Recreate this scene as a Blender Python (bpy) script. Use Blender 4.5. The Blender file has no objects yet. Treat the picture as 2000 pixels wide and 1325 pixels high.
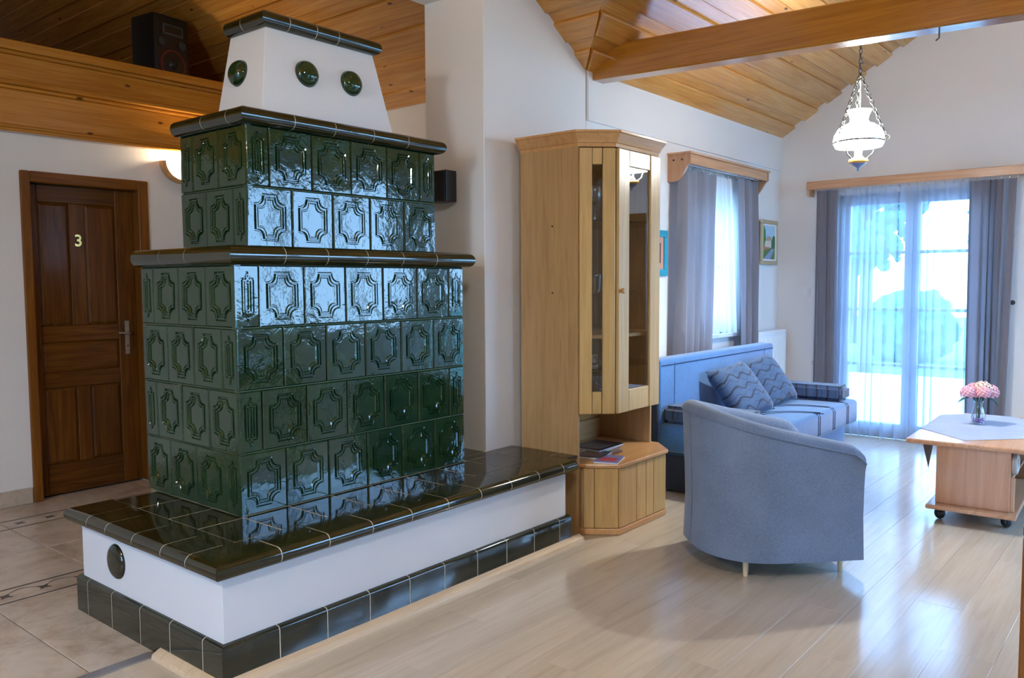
import bpy, bmesh, math, random
from mathutils import Matrix, Vector, noise

random.seed(7)
PI = math.pi
SC = bpy.context.scene
COL = SC.collection

# ------------------------------------------------------------------ camera
FPX, YAW, PITCH, ROLL, CAMH = 1605.93, math.radians(39.4407), math.radians(3.9229), math.radians(-0.3145), 1.42
F0 = Vector((math.cos(YAW), math.sin(YAW), 0)); R0 = Vector((math.sin(YAW), -math.cos(YAW), 0)); UZ = Vector((0, 0, 1))
CF = F0 * math.cos(PITCH) - UZ * math.sin(PITCH); CU0 = UZ * math.cos(PITCH) + F0 * math.sin(PITCH)
CR = R0 * math.cos(ROLL) + CU0 * math.sin(ROLL); CU = CU0 * math.cos(ROLL) - R0 * math.sin(ROLL)
cam = bpy.data.cameras.new('camera'); cam.sensor_width = 36; cam.lens = 36 * FPX / 2000; cam.clip_start = .05
camo = bpy.data.objects.new('camera', cam); COL.objects.link(camo)
camo.matrix_world = Matrix(((CR.x, CU.x, -CF.x, 0), (CR.y, CU.y, -CF.y, 0), (CR.z, CU.z, -CF.z, CAMH), (0, 0, 0, 1)))
SC.camera = camo

# ------------------------------------------------------------------ world, exposure, window portals
SC.view_settings.view_transform = 'Standard'; SC.view_settings.look = 'None'
SC.view_settings.gamma = 1; SC.view_settings.use_curve_mapping = False
SC.view_settings.exposure = 1.76
SC.cycles.use_denoising = True
SC.cycles.max_bounces = 10; SC.cycles.diffuse_bounces = 5; SC.cycles.glossy_bounces = 4
SC.cycles.transparent_max_bounces = 12; SC.cycles.caustics_reflective = False; SC.cycles.caustics_refractive = False
SC.cycles.sample_clamp_indirect = 6
SKY = 5.0
w = bpy.data.worlds.new('sky'); SC.world = w; w.use_nodes = True
nt = w.node_tree; nt.nodes.clear()
_o = nt.nodes.new('ShaderNodeOutputWorld'); _b = nt.nodes.new('ShaderNodeBackground')
_t = nt.nodes.new('ShaderNodeTexCoord'); _s = nt.nodes.new('ShaderNodeSeparateXYZ'); _r = nt.nodes.new('ShaderNodeValToRGB')
nt.links.new(_t.outputs['Generated'], _s.inputs[0]); nt.links.new(_s.outputs['Z'], _r.inputs[0])
_r.color_ramp.elements[0].position = 0.0; _r.color_ramp.elements[0].color = (.34, .62, 1, 1)
_r.color_ramp.elements[1].position = .8; _r.color_ramp.elements[1].color = (.20, .46, 1, 1)
nt.links.new(_r.outputs[0], _b.inputs[0]); _b.inputs[1].default_value = SKY; nt.links.new(_b.outputs[0], _o.inputs[0])


def portal(loc, sx, sy, rot):
    l = bpy.data.lights.new('window_portal', 'AREA'); l.shape = 'RECTANGLE'; l.size = sx; l.size_y = sy
    l.cycles.is_portal = True
    o = bpy.data.objects.new('window_portal', l); COL.objects.link(o); o.location = loc; o.rotation_euler = rot


portal((7.98, 1.89, 1.1), 2.2, 1.26, (0, PI / 2, 0))             # terrace door, shines -X
portal((6.35, 3.3, 1.56), 1.0, 1.17, (-PI / 2, 0, 0))            # window over the sofa, shines -Y
portal((7.98, -1.2, 1.2), 2.2, 1.1, (0, PI / 2, 0))
portal((6.17, -2.1, 1.78), 2.95, 1.75, (PI / 2, 0, 0))             # garden side, shines +Y
portal((-2.85, 1.6, 1.4), 1.8, 1.8, (0, -PI / 2, 0))              # added fill window behind the camera, shines +X
portal((3.2, -5.25, 1.25), 1.2, 2.3, (PI / 2, 0, 0))             # added south fill glazing, shines +Y


# ------------------------------------------------------------------ material helpers
class NT:
    def __init__(s, name):
        s.m = bpy.data.materials.new(name); s.m.use_nodes = True; s.t = s.m.node_tree; s.n = s.t.nodes
        s.b = s.n['Principled BSDF']; s.out = s.n['Material Output']

    def new(s, ty, **kw):
        n = s.n.new(ty)
        for k, v in kw.items(): setattr(n, k, v)
        return n

    def link(s, a, b): s.t.links.new(a, b)

    def coord(s, scale=(1, 1, 1), rand=True):
        tc = s.new('ShaderNodeTexCoord'); mp = s.new('ShaderNodeMapping'); mp.inputs['Scale'].default_value = scale
        s.link(tc.outputs['Object'], mp.inputs['Vector'])
        if rand:
            oi = s.new('ShaderNodeObjectInfo'); mu = s.new('ShaderNodeMath', operation='MULTIPLY'); mu.inputs[1].default_value = 61.7
            s.link(oi.outputs['Random'], mu.inputs[0])
            cx = s.new('ShaderNodeCombineXYZ')
            for i in range(3): s.link(mu.outputs[0], cx.inputs[i])
            s.link(cx.outputs[0], mp.inputs['Location'])
        return mp.outputs[0]

    def noise(s, vec, scale, detail=3, dist=0, rough=.5):
        n = s.new('ShaderNodeTexNoise'); n.inputs['Scale'].default_value = scale; n.inputs['Detail'].default_value = detail
        n.inputs['Distortion'].default_value = dist; n.inputs['Roughness'].default_value = rough
        s.link(vec, n.inputs['Vector']); return n.outputs['Fac']

    def ramp(s, fac, stops):
        r = s.new('ShaderNodeValToRGB'); el = r.color_ramp.elements
        while len(el) < len(stops): el.new(.5)
        for e, (p, c) in zip(el, stops): e.position = p; e.color = (*c, 1)
        s.link(fac, r.inputs[0]); return r.outputs[0]

    def mix(s, fac, a, b, mode='MIX'):
        m = s.new('ShaderNodeMix', data_type='RGBA', blend_type=mode)
        if isinstance(fac, float): m.inputs[0].default_value = fac
        else: s.link(fac, m.inputs[0])
        for k, v in ((6, a), (7, b)):
            if isinstance(v, tuple): m.inputs[k].default_value = (*v, 1)
            else: s.link(v, m.inputs[k])
        return m.outputs[2]

    def bump(s, h, strength, dist=.01):
        b = s.new('ShaderNodeBump'); b.inputs['Strength'].default_value = strength; b.inputs['Distance'].default_value = dist
        s.link(h, b.inputs['Height']); s.link(b.outputs[0], s.b.inputs['Normal'])

    def set(s, **kw):
        for k, v in kw.items():
            i = s.b.inputs[k.replace('_', ' ')]
            i.default_value = (*v, 1) if isinstance(v, tuple) and len(v) == 3 else v
        return s

    def color(s, sock): s.link(sock, s.b.inputs['Base Color'])


def plain(name, c, rough=.5, metal=0.0, **kw):
    return NT(name).set(Base_Color=c, Roughness=rough, Metallic=metal, **kw).m


def plaster(name, c):
    n = NT(name); v = n.coord(rand=False); f = n.noise(v, 60, 4); g = n.noise(v, 1.2, 2)
    n.color(n.ramp(g, [(.3, tuple(x * .96 for x in c)), (.7, c)])); n.set(Roughness=.85); n.bump(f, .12, .004); return n.m


def wood(name, dark, mid, light, rough=.35, coat=.2, knots=0.0, gscale=1.0, contrast=1.0, vlo=.87, vhi=1.10, flat=2, spec=.5, crough=.15):
    """three materials, grain along local x, y, z"""
    out = []
    for ax in range(3):
        n = NT(name + '_' + 'xyz'[ax])
        sc = [9 * gscale] * 3; sc[ax] = .55 * gscale
        v = n.coord(tuple(sc)); f = n.noise(v, 1.6, 5, 1.4, .6)
        col = n.ramp(f, [(.30, dark), (.48, mid), (.68, light)])
        sc2 = [60 * gscale] * 3; sc2[ax] = 1.5
        f2 = n.noise(n.coord(tuple(sc2)), 2.2, 2)
        col = n.mix(.25 * contrast, col, n.ramp(f2, [(.35, tuple(x * .6 for x in mid)), (.65, tuple(min(1, x * 1.15) for x in light))]))
        oi = n.new('ShaderNodeObjectInfo')
        hv = n.new('ShaderNodeHueSaturation'); mr = n.new('ShaderNodeMapRange')
        mr.inputs['To Min'].default_value = vlo; mr.inputs['To Max'].default_value = vhi
        n.link(oi.outputs['Random'], mr.inputs['Value']); n.link(mr.outputs[0], hv.inputs['Value']); n.link(col, hv.inputs['Color'])
        col = hv.outputs['Color']
        if knots:
            sk = [8.5] * 3; sk[ax] = 4.0; sk[flat] = 0.0
            vo = n.new('ShaderNodeTexVoronoi'); vo.inputs['Scale'].default_value = 1.0
            n.link(n.coord(tuple(sk)), vo.inputs['Vector'])
            k = n.ramp(vo.outputs['Distance'], [(.06, (1, 1, 1)), (.07 + knots, (0, 0, 0))])
            col = n.mix(k, col, tuple(x * .28 for x in dark))
        n.color(col); n.set(Roughness=rough, Coat_Weight=coat, Coat_Roughness=crough, Specular_IOR_Level=spec); n.bump(f2, .08, .002)
        out.append(n.m)
    return out


def glaze(name, c1, c2, bumpy=.2, bscale=14):
    n = NT(name); v = n.coord(); f = n.noise(v, 7, 4, .8); col = n.ramp(f, [(.3, c1), (.7, c2)])
    n.color(col); n.set(Roughness=.07, IOR=1.62)
    a = n.noise(v, bscale, 3, .4); b = n.noise(v, bscale * 6, 2)
    m = n.new('ShaderNodeMath', operation='MULTIPLY_ADD'); m.inputs[1].default_value = .12; n.link(b, m.inputs[0]); n.link(a, m.inputs[2])
    n.bump(m.outputs[0], bumpy, .012); return n.m


def fabric(name, c, c2=None, scale=420, bump=.25, rough=.9, sheen=.2):
    n = NT(name); v = n.coord(rand=False); f = n.noise(v, scale, 2); g = n.noise(v, 6, 3)
    c2 = c2 or tuple(x * .78 for x in c)
    h = n.noise(v, scale * .32, 3)
    col = n.mix(n.ramp(f, [(.35, (0, 0, 0)), (.65, (1, 1, 1))]), c2, c)
    col = n.mix(n.ramp(h, [(.4, (0, 0, 0)), (.7, (.5, .5, .5))]), col, tuple(x * .7 for x in c2))
    col = n.mix(n.ramp(g, [(.35, (.0, .0, .0)), (.7, (.35, .35, .35))]), col, tuple(min(1, x * 1.25) for x in c))
    n.color(col); n.set(Roughness=rough, Sheen_Weight=sheen); n.bump(f, bump, .002); return n.m


def wavy(name, base, line, scale=9, axis='X'):
    """fabric printed with dark wavy lines"""
    n = NT(name); v = n.coord((1, 1, 1)); sp = n.new('ShaderNodeSeparateXYZ'); n.link(v, sp.inputs[0])

    def ma(op, a, b=None, c=None):
        m = n.new('ShaderNodeMath', operation=op)
        for i_, q in enumerate((a, b, c)):
            if q is None: continue
            if isinstance(q, (int, float)): m.inputs[i_].default_value = q
            else: n.link(q, m.inputs[i_])
        return m.outputs[0]
    nz = n.noise(v, 5, 2)
    x_ = sp.outputs['X']; y_ = sp.outputs['Y']

    def lines(period, amp, wave, thr, off):
        s_ = ma('SINE', ma('MULTIPLY_ADD', x_, 6.283 / wave, ma('MULTIPLY_ADD', nz, 5.0, off)))
        ph = ma('MULTIPLY', ma('ADD', ma('MULTIPLY_ADD', s_, amp, y_), ma('MULTIPLY', nz, .09)), 6.283 / period)
        return n.ramp(ma('MULTIPLY_ADD', ma('SINE', ph), .5, .5), [(thr, (0, 0, 0)), (thr + .04, (1, 1, 1))])
    k = lines(.085, .016, .15, .90, 0.0); k2 = lines(.052, .013, .11, .975, 2.0)
    f = n.noise(v, 300, 2)
    col = n.mix(n.ramp(f, [(.3, (0, 0, 0)), (.7, (1, 1, 1))]), tuple(x * .75 for x in base), base)
    col = n.mix(k, col, line); col = n.mix(k2, col, line)
    n.color(col); n.set(Roughness=.8, Sheen_Weight=.3); n.bump(f, .15, .002); return n.m


def clear_glass(name, tint=(1, 1, 1), gloss=1.0):
    n = NT(name); n.n.remove(n.b)
    tr = n.new('ShaderNodeBsdfTransparent'); tr.inputs[0].default_value = (*tint, 1)
    gl = n.new('ShaderNodeBsdfGlossy'); gl.inputs['Roughness'].default_value = .02
    fr = n.new('ShaderNodeFresnel'); ge = n.new('ShaderNodeNewGeometry'); mr = n.new('ShaderNodeMapRange')
    mr.inputs['To Min'].default_value = 1.5; mr.inputs['To Max'].default_value = 1 / 1.5      # same reflectance entering and leaving the thin pane
    n.link(ge.outputs['Backfacing'], mr.inputs['Value']); n.link(mr.outputs[0], fr.inputs[0])
    mu = n.new('ShaderNodeMath', operation='MULTIPLY'); mu.inputs[1].default_value = gloss; n.link(fr.outputs[0], mu.inputs[0])
    mx = n.new('ShaderNodeMixShader'); n.link(mu.outputs[0], mx.inputs[0]); n.link(tr.outputs[0], mx.inputs[1]); n.link(gl.outputs[0], mx.inputs[2])
    n.link(mx.outputs[0], n.out.inputs[0]); return n.m


def sheer(name, c, open_):
    n = NT(name); n.n.remove(n.b)
    tr = n.new('ShaderNodeBsdfTransparent'); tl = n.new('ShaderNodeBsdfTranslucent'); df = n.new('ShaderNodeBsdfDiffuse')
    tl.inputs[0].default_value = (*c, 1); df.inputs[0].default_value = (*c, 1)
    m1 = n.new('ShaderNodeMixShader'); m1.inputs[0].default_value = .5; n.link(tl.outputs[0], m1.inputs[1]); n.link(df.outputs[0], m1.inputs[2])
    m2 = n.new('ShaderNodeMixShader'); m2.inputs[0].default_value = 1 - open_; n.link(tr.outputs[0], m2.inputs[1]); n.link(m1.outputs[0], m2.inputs[2])
    n.link(m2.outputs[0], n.out.inputs[0]); return n.m


def drape(name, c, back=.25):
    n = NT(name); v = n.coord(rand=False); f = n.noise(v, 300, 2)
    n.color(n.ramp(f, [(.3, tuple(x * .85 for x in c)), (.7, c)])); n.set(Roughness=.8, Sheen_Weight=.2); n.bump(f, .1, .002)
    tl = n.new('ShaderNodeBsdfTranslucent'); tl.inputs[0].default_value = (*c, 1)
    mx = n.new('ShaderNodeMixShader'); mx.inputs[0].default_value = back
    n.link(n.b.outputs[0], mx.inputs[1]); n.link(tl.outputs[0], mx.inputs[2]); n.link(mx.outputs[0], n.out.inputs[0]); return n.m


def glow(name, c, s):
    return NT(name).set(Base_Color=(.9, .9, .88), Emission_Color=c, Emission_Strength=s, Roughness=.3).m


M = {}
M['wall'] = plaster('white_plaster', (.80, .79, .775))
M['stove_plaster'] = plaster('stove_plaster', (.69, .70, .71))
M['pine'] = wood('varnished_pine', (.46, .17, .022), (.58, .25, .042), (.68, .35, .085), .25, .6, .04)
M['pine_front'] = wood('varnished_pine_front', (.42, .14, .010), (.53, .205, .020), (.62, .28, .04), .25, .4, .04, flat=1)
M['beam'] = wood('varnished_beam', (.34, .115, .006), (.45, .165, .010), (.53, .22, .020), .2, .7, .02, flat=0)
M['walnut'] = wood('dark_stained_oak', (.055, .017, .002), (.105, .035, .004), (.165, .060, .008), .38, .08, 0, 1.6, spec=.2)
M['walnut_frame'] = wood('door_frame_oak', (.12, .036, .004), (.19, .066, .008), (.25, .095, .014), .38, .08, 0, 1.4, spec=.2)
M['beech'] = wood('beech_veneer', (.34, .19, .07), (.42, .245, .098), (.47, .285, .12), .38, .15, 0, 2.2, .7)
M['beech_front'] = wood('beech_front', (.44, .25, .075), (.53, .315, .10), (.59, .37, .135), .3, .45, 0, 1.8, .7, crough=.32)
M['beech_board'] = wood('beech_board', (.46, .22, .075), (.55, .28, .10), (.61, .33, .13), .3, .3, 0, 1.8, .6)
M['alder'] = wood('alder_board', (.44, .21, .10), (.54, .29, .15), (.62, .36, .20), .35, .25, 0, 1.4, .6)
M['laminate'] = wood('maple_laminate', (.46, .385, .285), (.515, .44, .335), (.55, .475, .37), .17, .3, 0, .9, .35, .94, 1.05)
M['trim'] = wood('pale_trim', (.55, .40, .24), (.63, .48, .31), (.68, .54, .37), .4, .1, 0, 1.5, .5)
M['grout'] = plain('cream_grout', (.66, .62, .50), .8)
M['dark_grout'] = plain('dark_grout', (.16, .145, .07), .6)
M['glaze'] = glaze('green_glaze', (.004, .022, .006), (.016, .044, .012), .13, 13)
M['nosing'] = glaze('dark_glaze', (.010, .010, .003), (.030, .026, .006), .05, 8)
M['plinth'] = glaze('plinth_glaze', (.010, .013, .007), (.030, .030, .016), .05, 8)
M['white_metal'] = plain('white_enamel', (.82, .83, .83), .35)
M['white_plastic'] = plain('white_plastic', (.80, .80, .79), .35)
M['grey_strip'] = plain('grey_aluminium', (.32, .32, .33), .4, .6)
M['black'] = plain('black_plastic', (.012, .012, .013), .35)
M['black_cloth'] = fabric('speaker_cloth', (.012, .012, .014), None, 500, .2, .9, 0)
M['red_ring'] = plain('red_rubber', (.18, .02, .015), .4)
M['steel'] = plain('brushed_steel', (.55, .54, .52), .28, 1.0)
M['brass'] = plain('polished_brass', (.80, .52, .16), .18, 1.0)
M['iron'] = plain('dark_bronze', (.075, .080, .070), .4, .8)
M['screw'] = plain('dark_screw', (.06, .03, .015), .4, .3)
M['pane'] = clear_glass('window_glass', (.97, .99, 1))
M['cabglass'] = clear_glass('cabinet_glass', (.95, .96, .95), 2.2)
M['drinkglass'] = clear_glass('drinking_glass', (.97, .98, .98), 2.0)
M['sheer'] = sheer('sheer_voile', (.60, .67, .76), .44)
M['sheer2'] = sheer('window_voile', (.90, .92, .95), .22)
M['drape'] = drape('grey_satin_drape', (.31, .295, .33), .30)
M['armchair'] = fabric('grey_blue_linen', (.17, .225, .32), (.12, .165, .245), 330, .3)
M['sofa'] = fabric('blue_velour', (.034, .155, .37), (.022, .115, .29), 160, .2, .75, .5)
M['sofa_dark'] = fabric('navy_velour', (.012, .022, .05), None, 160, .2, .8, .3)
M['stripe'] = plain('navy_piping', (.008, .016, .045), .7)
M['cushion'] = wavy('wavy_print', (.036, .085, .18), (.006, .010, .030), 2.6, 'DIAGONAL')
M['bolster'] = wavy('bolster_print', (.030, .065, .15), (.006, .010, .030), 3.0, 'DIAGONAL')
M['tablecloth'] = fabric('lavender_cloth', (.36, .41, .55), None, 350, .25)
M['cream'] = plain('cream_board', (.62, .56, .44), .6)
M['teal'] = plain('turquoise_paint', (.02, .30, .42), .5)
M['salmon'] = plain('salmon_paint', (.62, .30, .22), .7)
M['gilt'] = plain('pale_gilt', (.50, .40, .24), .5, .2)
M['leafgreen'] = plain('silk_leaf', (.012, .13, .10), .5)
M['glow'] = glow('lit_opal_glass', (.96, .985, 1), 14.0)
M['sconce'] = glow('lit_frosted_glass', (1, .86, .62), 2.6)
M['amber'] = plain('amber_ceramic', (.62, .30, .06), .2, 0, Coat_Weight=.8)
M['chimglass'] = clear_glass('lamp_chimney', (.9, .95, .95), 3)
M['purple'] = plain('purple_pebbles', (.28, .12, .52), .3)


# ------------------------------------------------------------------ geometry helpers
WM = {}


def link(o, parent=None, world=None):
    """world: the object's intended world matrix"""
    COL.objects.link(o); world = world or Matrix.Identity(4)
    if parent is not None:
        o.parent = parent; o.matrix_parent_inverse = Matrix.Identity(4)
        o.matrix_basis = WM[parent.name].inverted() @ world
    else: o.matrix_basis = world
    WM[o.name] = world.copy(); return o


def pick(mat, dims):
    if isinstance(mat, str): mat = M[mat]
    if isinstance(mat, list): return mat[max(range(3), key=lambda i: dims[i])]
    return mat


def fin(name, bm, mat, parent=None, world=None, smooth=None, centre=True, mats=None):
    """bmesh (in coordinates of `world`) to an object; origin moved to the bbox centre"""
    world = world or Matrix.Identity(4)
    lo = Vector([min(v.co[i] for v in bm.verts) for i in range(3)]); hi = Vector([max(v.co[i] for v in bm.verts) for i in range(3)])
    if centre:
        c = (lo + hi) / 2; bmesh.ops.translate(bm, verts=bm.verts, vec=-c); world = world @ Matrix.Translation(c)
    bmesh.ops.recalc_face_normals(bm, faces=bm.faces)
    me = bpy.data.meshes.new(name); bm.to_mesh(me); bm.free()
    for m in ([pick(x, hi - lo) for x in mats] if mats else [pick(mat, hi - lo)]): me.materials.append(m)
    if smooth is not None:
        me.polygons.foreach_set('use_smooth', [True] * len(me.polygons)); me.set_sharp_from_angle(angle=math.radians(smooth))
    return link(bpy.data.objects.new(name, me), parent, world)


def b_box(bm, lo, hi, mi=0, mat=None):
    r = bmesh.ops.create_cube(bm, size=1)
    c = [(a + b) / 2 for a, b in zip(lo, hi)]; s = [b - a for a, b in zip(lo, hi)]
    for v in r['verts']:
        v.co = Vector((v.co.x * s[0] + c[0], v.co.y * s[1] + c[1], v.co.z * s[2] + c[2]))
        if mat: v.co = mat @ v.co
    if mi:
        for f in {f for v in r['verts'] for f in v.link_faces}: f.material_index = mi
    return r['verts']


def bevel_all(bm, w, seg=1):
    if w: bmesh.ops.bevel(bm, geom=list(bm.edges), offset=w, segments=seg, affect='EDGES', profile=.5, clamp_overlap=True)


def box(name, lo, hi, mat, parent=None, bev=.003, seg=1, smooth=None):
    bm = bmesh.new(); b_box(bm, lo, hi); bevel_all(bm, bev, seg); return fin(name, bm, mat, parent, None, smooth)


def obox(name, c, size, rz, mat, parent=None, bev=.003, seg=1, smooth=None, rot=None):
    bm = bmesh.new(); b_box(bm, [-x / 2 for x in size], [x / 2 for x in size]); bevel_all(bm, bev, seg)
    return fin(name, bm, mat, parent, Matrix.Translation(c) @ (rot or Matrix.Rotation(rz, 4, 'Z')), smooth)


def prism(name, pts, z0, z1, mat, parent=None, bev=0, world=None, seg=1, smooth=None):
    bm = bmesh.new(); a = [bm.verts.new((x, y, z0)) for x, y in pts]; b = [bm.verts.new((x, y, z1)) for x, y in pts]
    n = len(pts); bm.faces.new(a); bm.faces.new(b)
    for i in range(n): bm.faces.new((a[i], a[(i + 1) % n], b[(i + 1) % n], b[i]))
    bmesh.ops.recalc_face_normals(bm, faces=bm.faces); bevel_all(bm, bev, seg)
    return fin(name, bm, mat, parent, world, smooth)


def b_lathe(bm, prof, c=(0, 0, 0), n=24, mi=0):
    rings = []
    for r, z in prof:
        if r < 1e-5: rings.append([bm.verts.new((c[0], c[1], c[2] + z))])
        else: rings.append([bm.verts.new((c[0] + r * math.cos(2 * PI * i / n), c[1] + r * math.sin(2 * PI * i / n), c[2] + z)) for i in range(n)])
    for a, b in zip(rings, rings[1:]):
        for i in range(n):
            j = (i + 1) % n
            if len(a) == 1 and len(b) == 1: continue
            if len(a) == 1: f = bm.faces.new((a[0], b[i], b[j]))
            elif len(b) == 1: f = bm.faces.new((a[i], a[j], b[0]))
            else: f = bm.faces.new((a[i], a[j], b[j], b[i]))
            f.material_index = mi


def lathe(name, prof, c, mat, parent=None, n=24, smooth=40, world=None):
    bm = bmesh.new(); b_lathe(bm, prof, (0, 0, 0), n)
    return fin(name, bm, mat, parent, (world or Matrix.Identity(4)) @ Matrix.Translation(c), smooth, centre=False)


def b_tube(bm, pts, r, n=8, cap=True):
    pts = [Vector(p) for p in pts]; rings = []
    rr = r if isinstance(r, (list, tuple)) else [r] * len(pts)
    up = None
    for i, p in enumerate(pts):
        d = (pts[min(i + 1, len(pts) - 1)] - pts[max(i - 1, 0)]).normalized()
        if up is None: up = Vector((0, 0, 1)) if abs(d.z) < .9 else Vector((1, 0, 0))
        a = d.cross(up)
        if a.length < 1e-4: a = d.cross(Vector((0, 1, 0)))
        a.normalize(); b = a.cross(d).normalized(); up = b
        rings.append([bm.verts.new(p + a * rr[i] * math.cos(2 * PI * k / n) + b * rr[i] * math.sin(2 * PI * k / n)) for k in range(n)])
    for A, B in zip(rings, rings[1:]):
        for k in range(n): bm.faces.new((A[k], A[(k + 1) % n], B[(k + 1) % n], B[k]))
    if cap: bm.faces.new(rings[0]); bm.faces.new(rings[-1])


def tube(name, pts, r, mat, parent=None, n=8, smooth=60):
    bm = bmesh.new(); b_tube(bm, pts, r, n); return fin(name, bm, mat, parent, None, smooth)


def b_ring(bm, c, R, r, ax1, ax2, n=16, k=6):
    c = Vector(c); ax1 = Vector(ax1); ax2 = Vector(ax2); ax3 = ax1.cross(ax2); rings = []
    for i in range(n):
        t = 2 * PI * i / n; d = ax1 * math.cos(t) + ax2 * math.sin(t)
        rings.append([bm.verts.new(c + d * (R + r * math.cos(2 * PI * j / k)) + ax3 * r * math.sin(2 * PI * j / k)) for j in range(k)])
    for i in range(n):
        A, B = rings[i], rings[(i + 1) % n]
        for j in range(k): bm.faces.new((A[j], A[(j + 1) % k], B[(j + 1) % k], B[j]))


def b_sweep(bm, prof, path):
    """profile [(outward, z)] closed, swept along a plan polyline; outward = right-hand side when walking the path reversed"""
    P = [Vector((x, y)) for x, y in path]; loops = []
    nor = []
    for a, b in zip(P, P[1:]):
        d = (b - a).normalized(); nor.append(Vector((d.y, -d.x)))
    for i, p in enumerate(P):
        if i == 0: m = nor[0]
        elif i == len(P) - 1: m = nor[-1]
        else: m = (nor[i - 1] + nor[i]) / (1 + nor[i - 1].dot(nor[i]))
        loops.append([bm.verts.new((p.x + m.x * o, p.y + m.y * o, z)) for o, z in prof])
    n = len(prof)
    for A, B in zip(loops, loops[1:]):
        for k in range(n): bm.faces.new((A[k], A[(k + 1) % n], B[(k + 1) % n], B[k]))
    bm.faces.new(loops[0]); bm.faces.new(loops[-1])


def sweep(name, prof, path, mat, parent=None, smooth=40):
    bm = bmesh.new(); b_sweep(bm, prof, path); return fin(name, bm, mat, parent, None, smooth)


def thing(name, label, cat, loc=(0, 0, 0), rz=0, group=None, kind=None):
    o = bpy.data.objects.new(name, None); o.empty_display_size = .1
    link(o, None, Matrix.Translation(loc) @ Matrix.Rotation(rz, 4, 'Z')); return tag(o, label, cat, group, kind)


def tag(o, label, cat=None, group=None, kind=None):
    o['label'] = label
    if cat: o['category'] = cat
    if group: o['group'] = group
    if kind: o['kind'] = kind
    return o


def struct(o, label=None):
    o['kind'] = 'structure'
    if label: o['label'] = label
    return o


def wallbox(name, lo, hi, holes, axis, mat='wall', label=None):
    """wall slab with rectangular holes; axis = the thin axis (0 or 1); holes (a0,a1,z0,z1)"""
    bm = bmesh.new(); o = 1 - axis
    cuts_a = sorted({lo[o], hi[o], *[h[0] for h in holes], *[h[1] for h in holes]})
    cuts_z = sorted({lo[2], hi[2], *[h[2] for h in holes], *[h[3] for h in holes]})
    for a0, a1 in zip(cuts_a, cuts_a[1:]):
        for z0, z1 in zip(cuts_z, cuts_z[1:]):
            am, zm = (a0 + a1) / 2, (z0 + z1) / 2
            if any(h[0] < am < h[1] and h[2] < zm < h[3] for h in holes): continue
            l = [0, 0, z0]; h_ = [0, 0, z1]; l[axis] = lo[axis]; h_[axis] = hi[axis]; l[o] = a0; h_[o] = a1
            b_box(bm, l, h_)
    bmesh.ops.remove_doubles(bm, verts=bm.verts, dist=1e-5)
    seen = {}
    for f in list(bm.faces):
        k = tuple(round(x, 4) for x in f.calc_center_median())
        if k in seen: seen[k].append(f)
        else: seen[k] = [f]
    dead = [f for fs in seen.values() if len(fs) > 1 for f in fs]
    bmesh.ops.delete(bm, geom=dead, context='FACES')
    return struct(fin(name, bm, mat, None, None, None, centre=False), label)


# ================================================================== THE SETTING
YW, XF, XE, YD, YR = 3.077, 7.80, 4.514, 5.79, .60      # sofa wall, far wall, eave wall, hall wall, wing ridge
SW, SM, ZE = .62, .60, 2.81                             # slopes of wing and main roof, eave height
XR = 1.2                                                # main ridge
YS = 2 * YR - YW                                        # opposite wing wall
ZMR = ZE + SM * (XE - XR); ZWR = ZE + SW * (YW - YR)
XV = XE - (YW - YR) * SW / SM

wallbox('wall_window', (XE, YW, 0), (XF + .25, YW + .25, 3.2), [(5.85, 6.85, .98, 2.15)], 1, label='white plaster wall with curtained window behind sofa')
struct(box('wall_chimney', (3.504, YW, 0), (XE, 3.537, 3.6), 'wall', None, .004), 'white plastered chimney wall behind the tall cabinet')
wallbox('wall_hall', (XE, 3.537, 0), (XE + .2, 9.4, 3.0), [], 0, label='white wall beyond the chimney in the hall')
wallbox('wall_far', (XF, YS - .25, 0), (XF + .25, YW, 4.6), [(1.26, 2.52, 0, 2.2), (-.45, .40, 0, 2.08), (-1.75, -.65, .1, 2.3)], 0, label='white gable wall with the terrace door')
wallbox('wall_garden', (XE, YS - .25, 0), (XF, YS, 3.2), [(4.7, 7.65, .9, 2.65)], 1, label='white wall on the garden side')
wallbox('wall_side', (XE, -5.0, 0), (XE + .25, YS - .25, 3.0), [], 0)
wallbox('wall_south', (-2.85, -5.25, 0), (XE + .25, -5.0, 5.0), [(2.6, 3.8, .1, 2.4)], 1)
wallbox('wall_west', (-2.85, -5.0, 0), (-2.6, 9.4, 5.0), [(.7, 2.5, .5, 2.3)], 0)
wallbox('wall_door', (-2.6, YD, 0), (XE, YD + .2, 2.42), [(2.155, 2.865, 0, 2.09)], 1, label='white hall wall with dark door and loft above')
wallbox('wall_loft', (-2.6, 9.2, 0), (XE, 9.4, 5.0), [], 1)
wallbox('wall_header', (-2.6, 3.40, 3.05), (3.504, 3.537, 4.6), [], 1, label='white lintel wall above the stove')
# proud upper band on the sofa wall
struct(box('trim_1', (4.514, YW - .018, 2.47), (XF, YW + .01, 3.0), 'wall', None, .002), 'slightly raised white plaster band below the ceiling')
# shallow room behind the dark door
struct(box('wall_closet', (1.9, 6.9, 0), (3.1, 7.0, 2.42), 'wall'))

# ---- ceiling
bm = bmesh.new()


def cz(x, y, which): return (ZE + SW * (YW - y)) if which == 'w' else (ZE + SM * (XE - x))


def poly(pts):
    f = bm.faces.new([bm.verts.new(p) for p in pts]); return f


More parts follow.
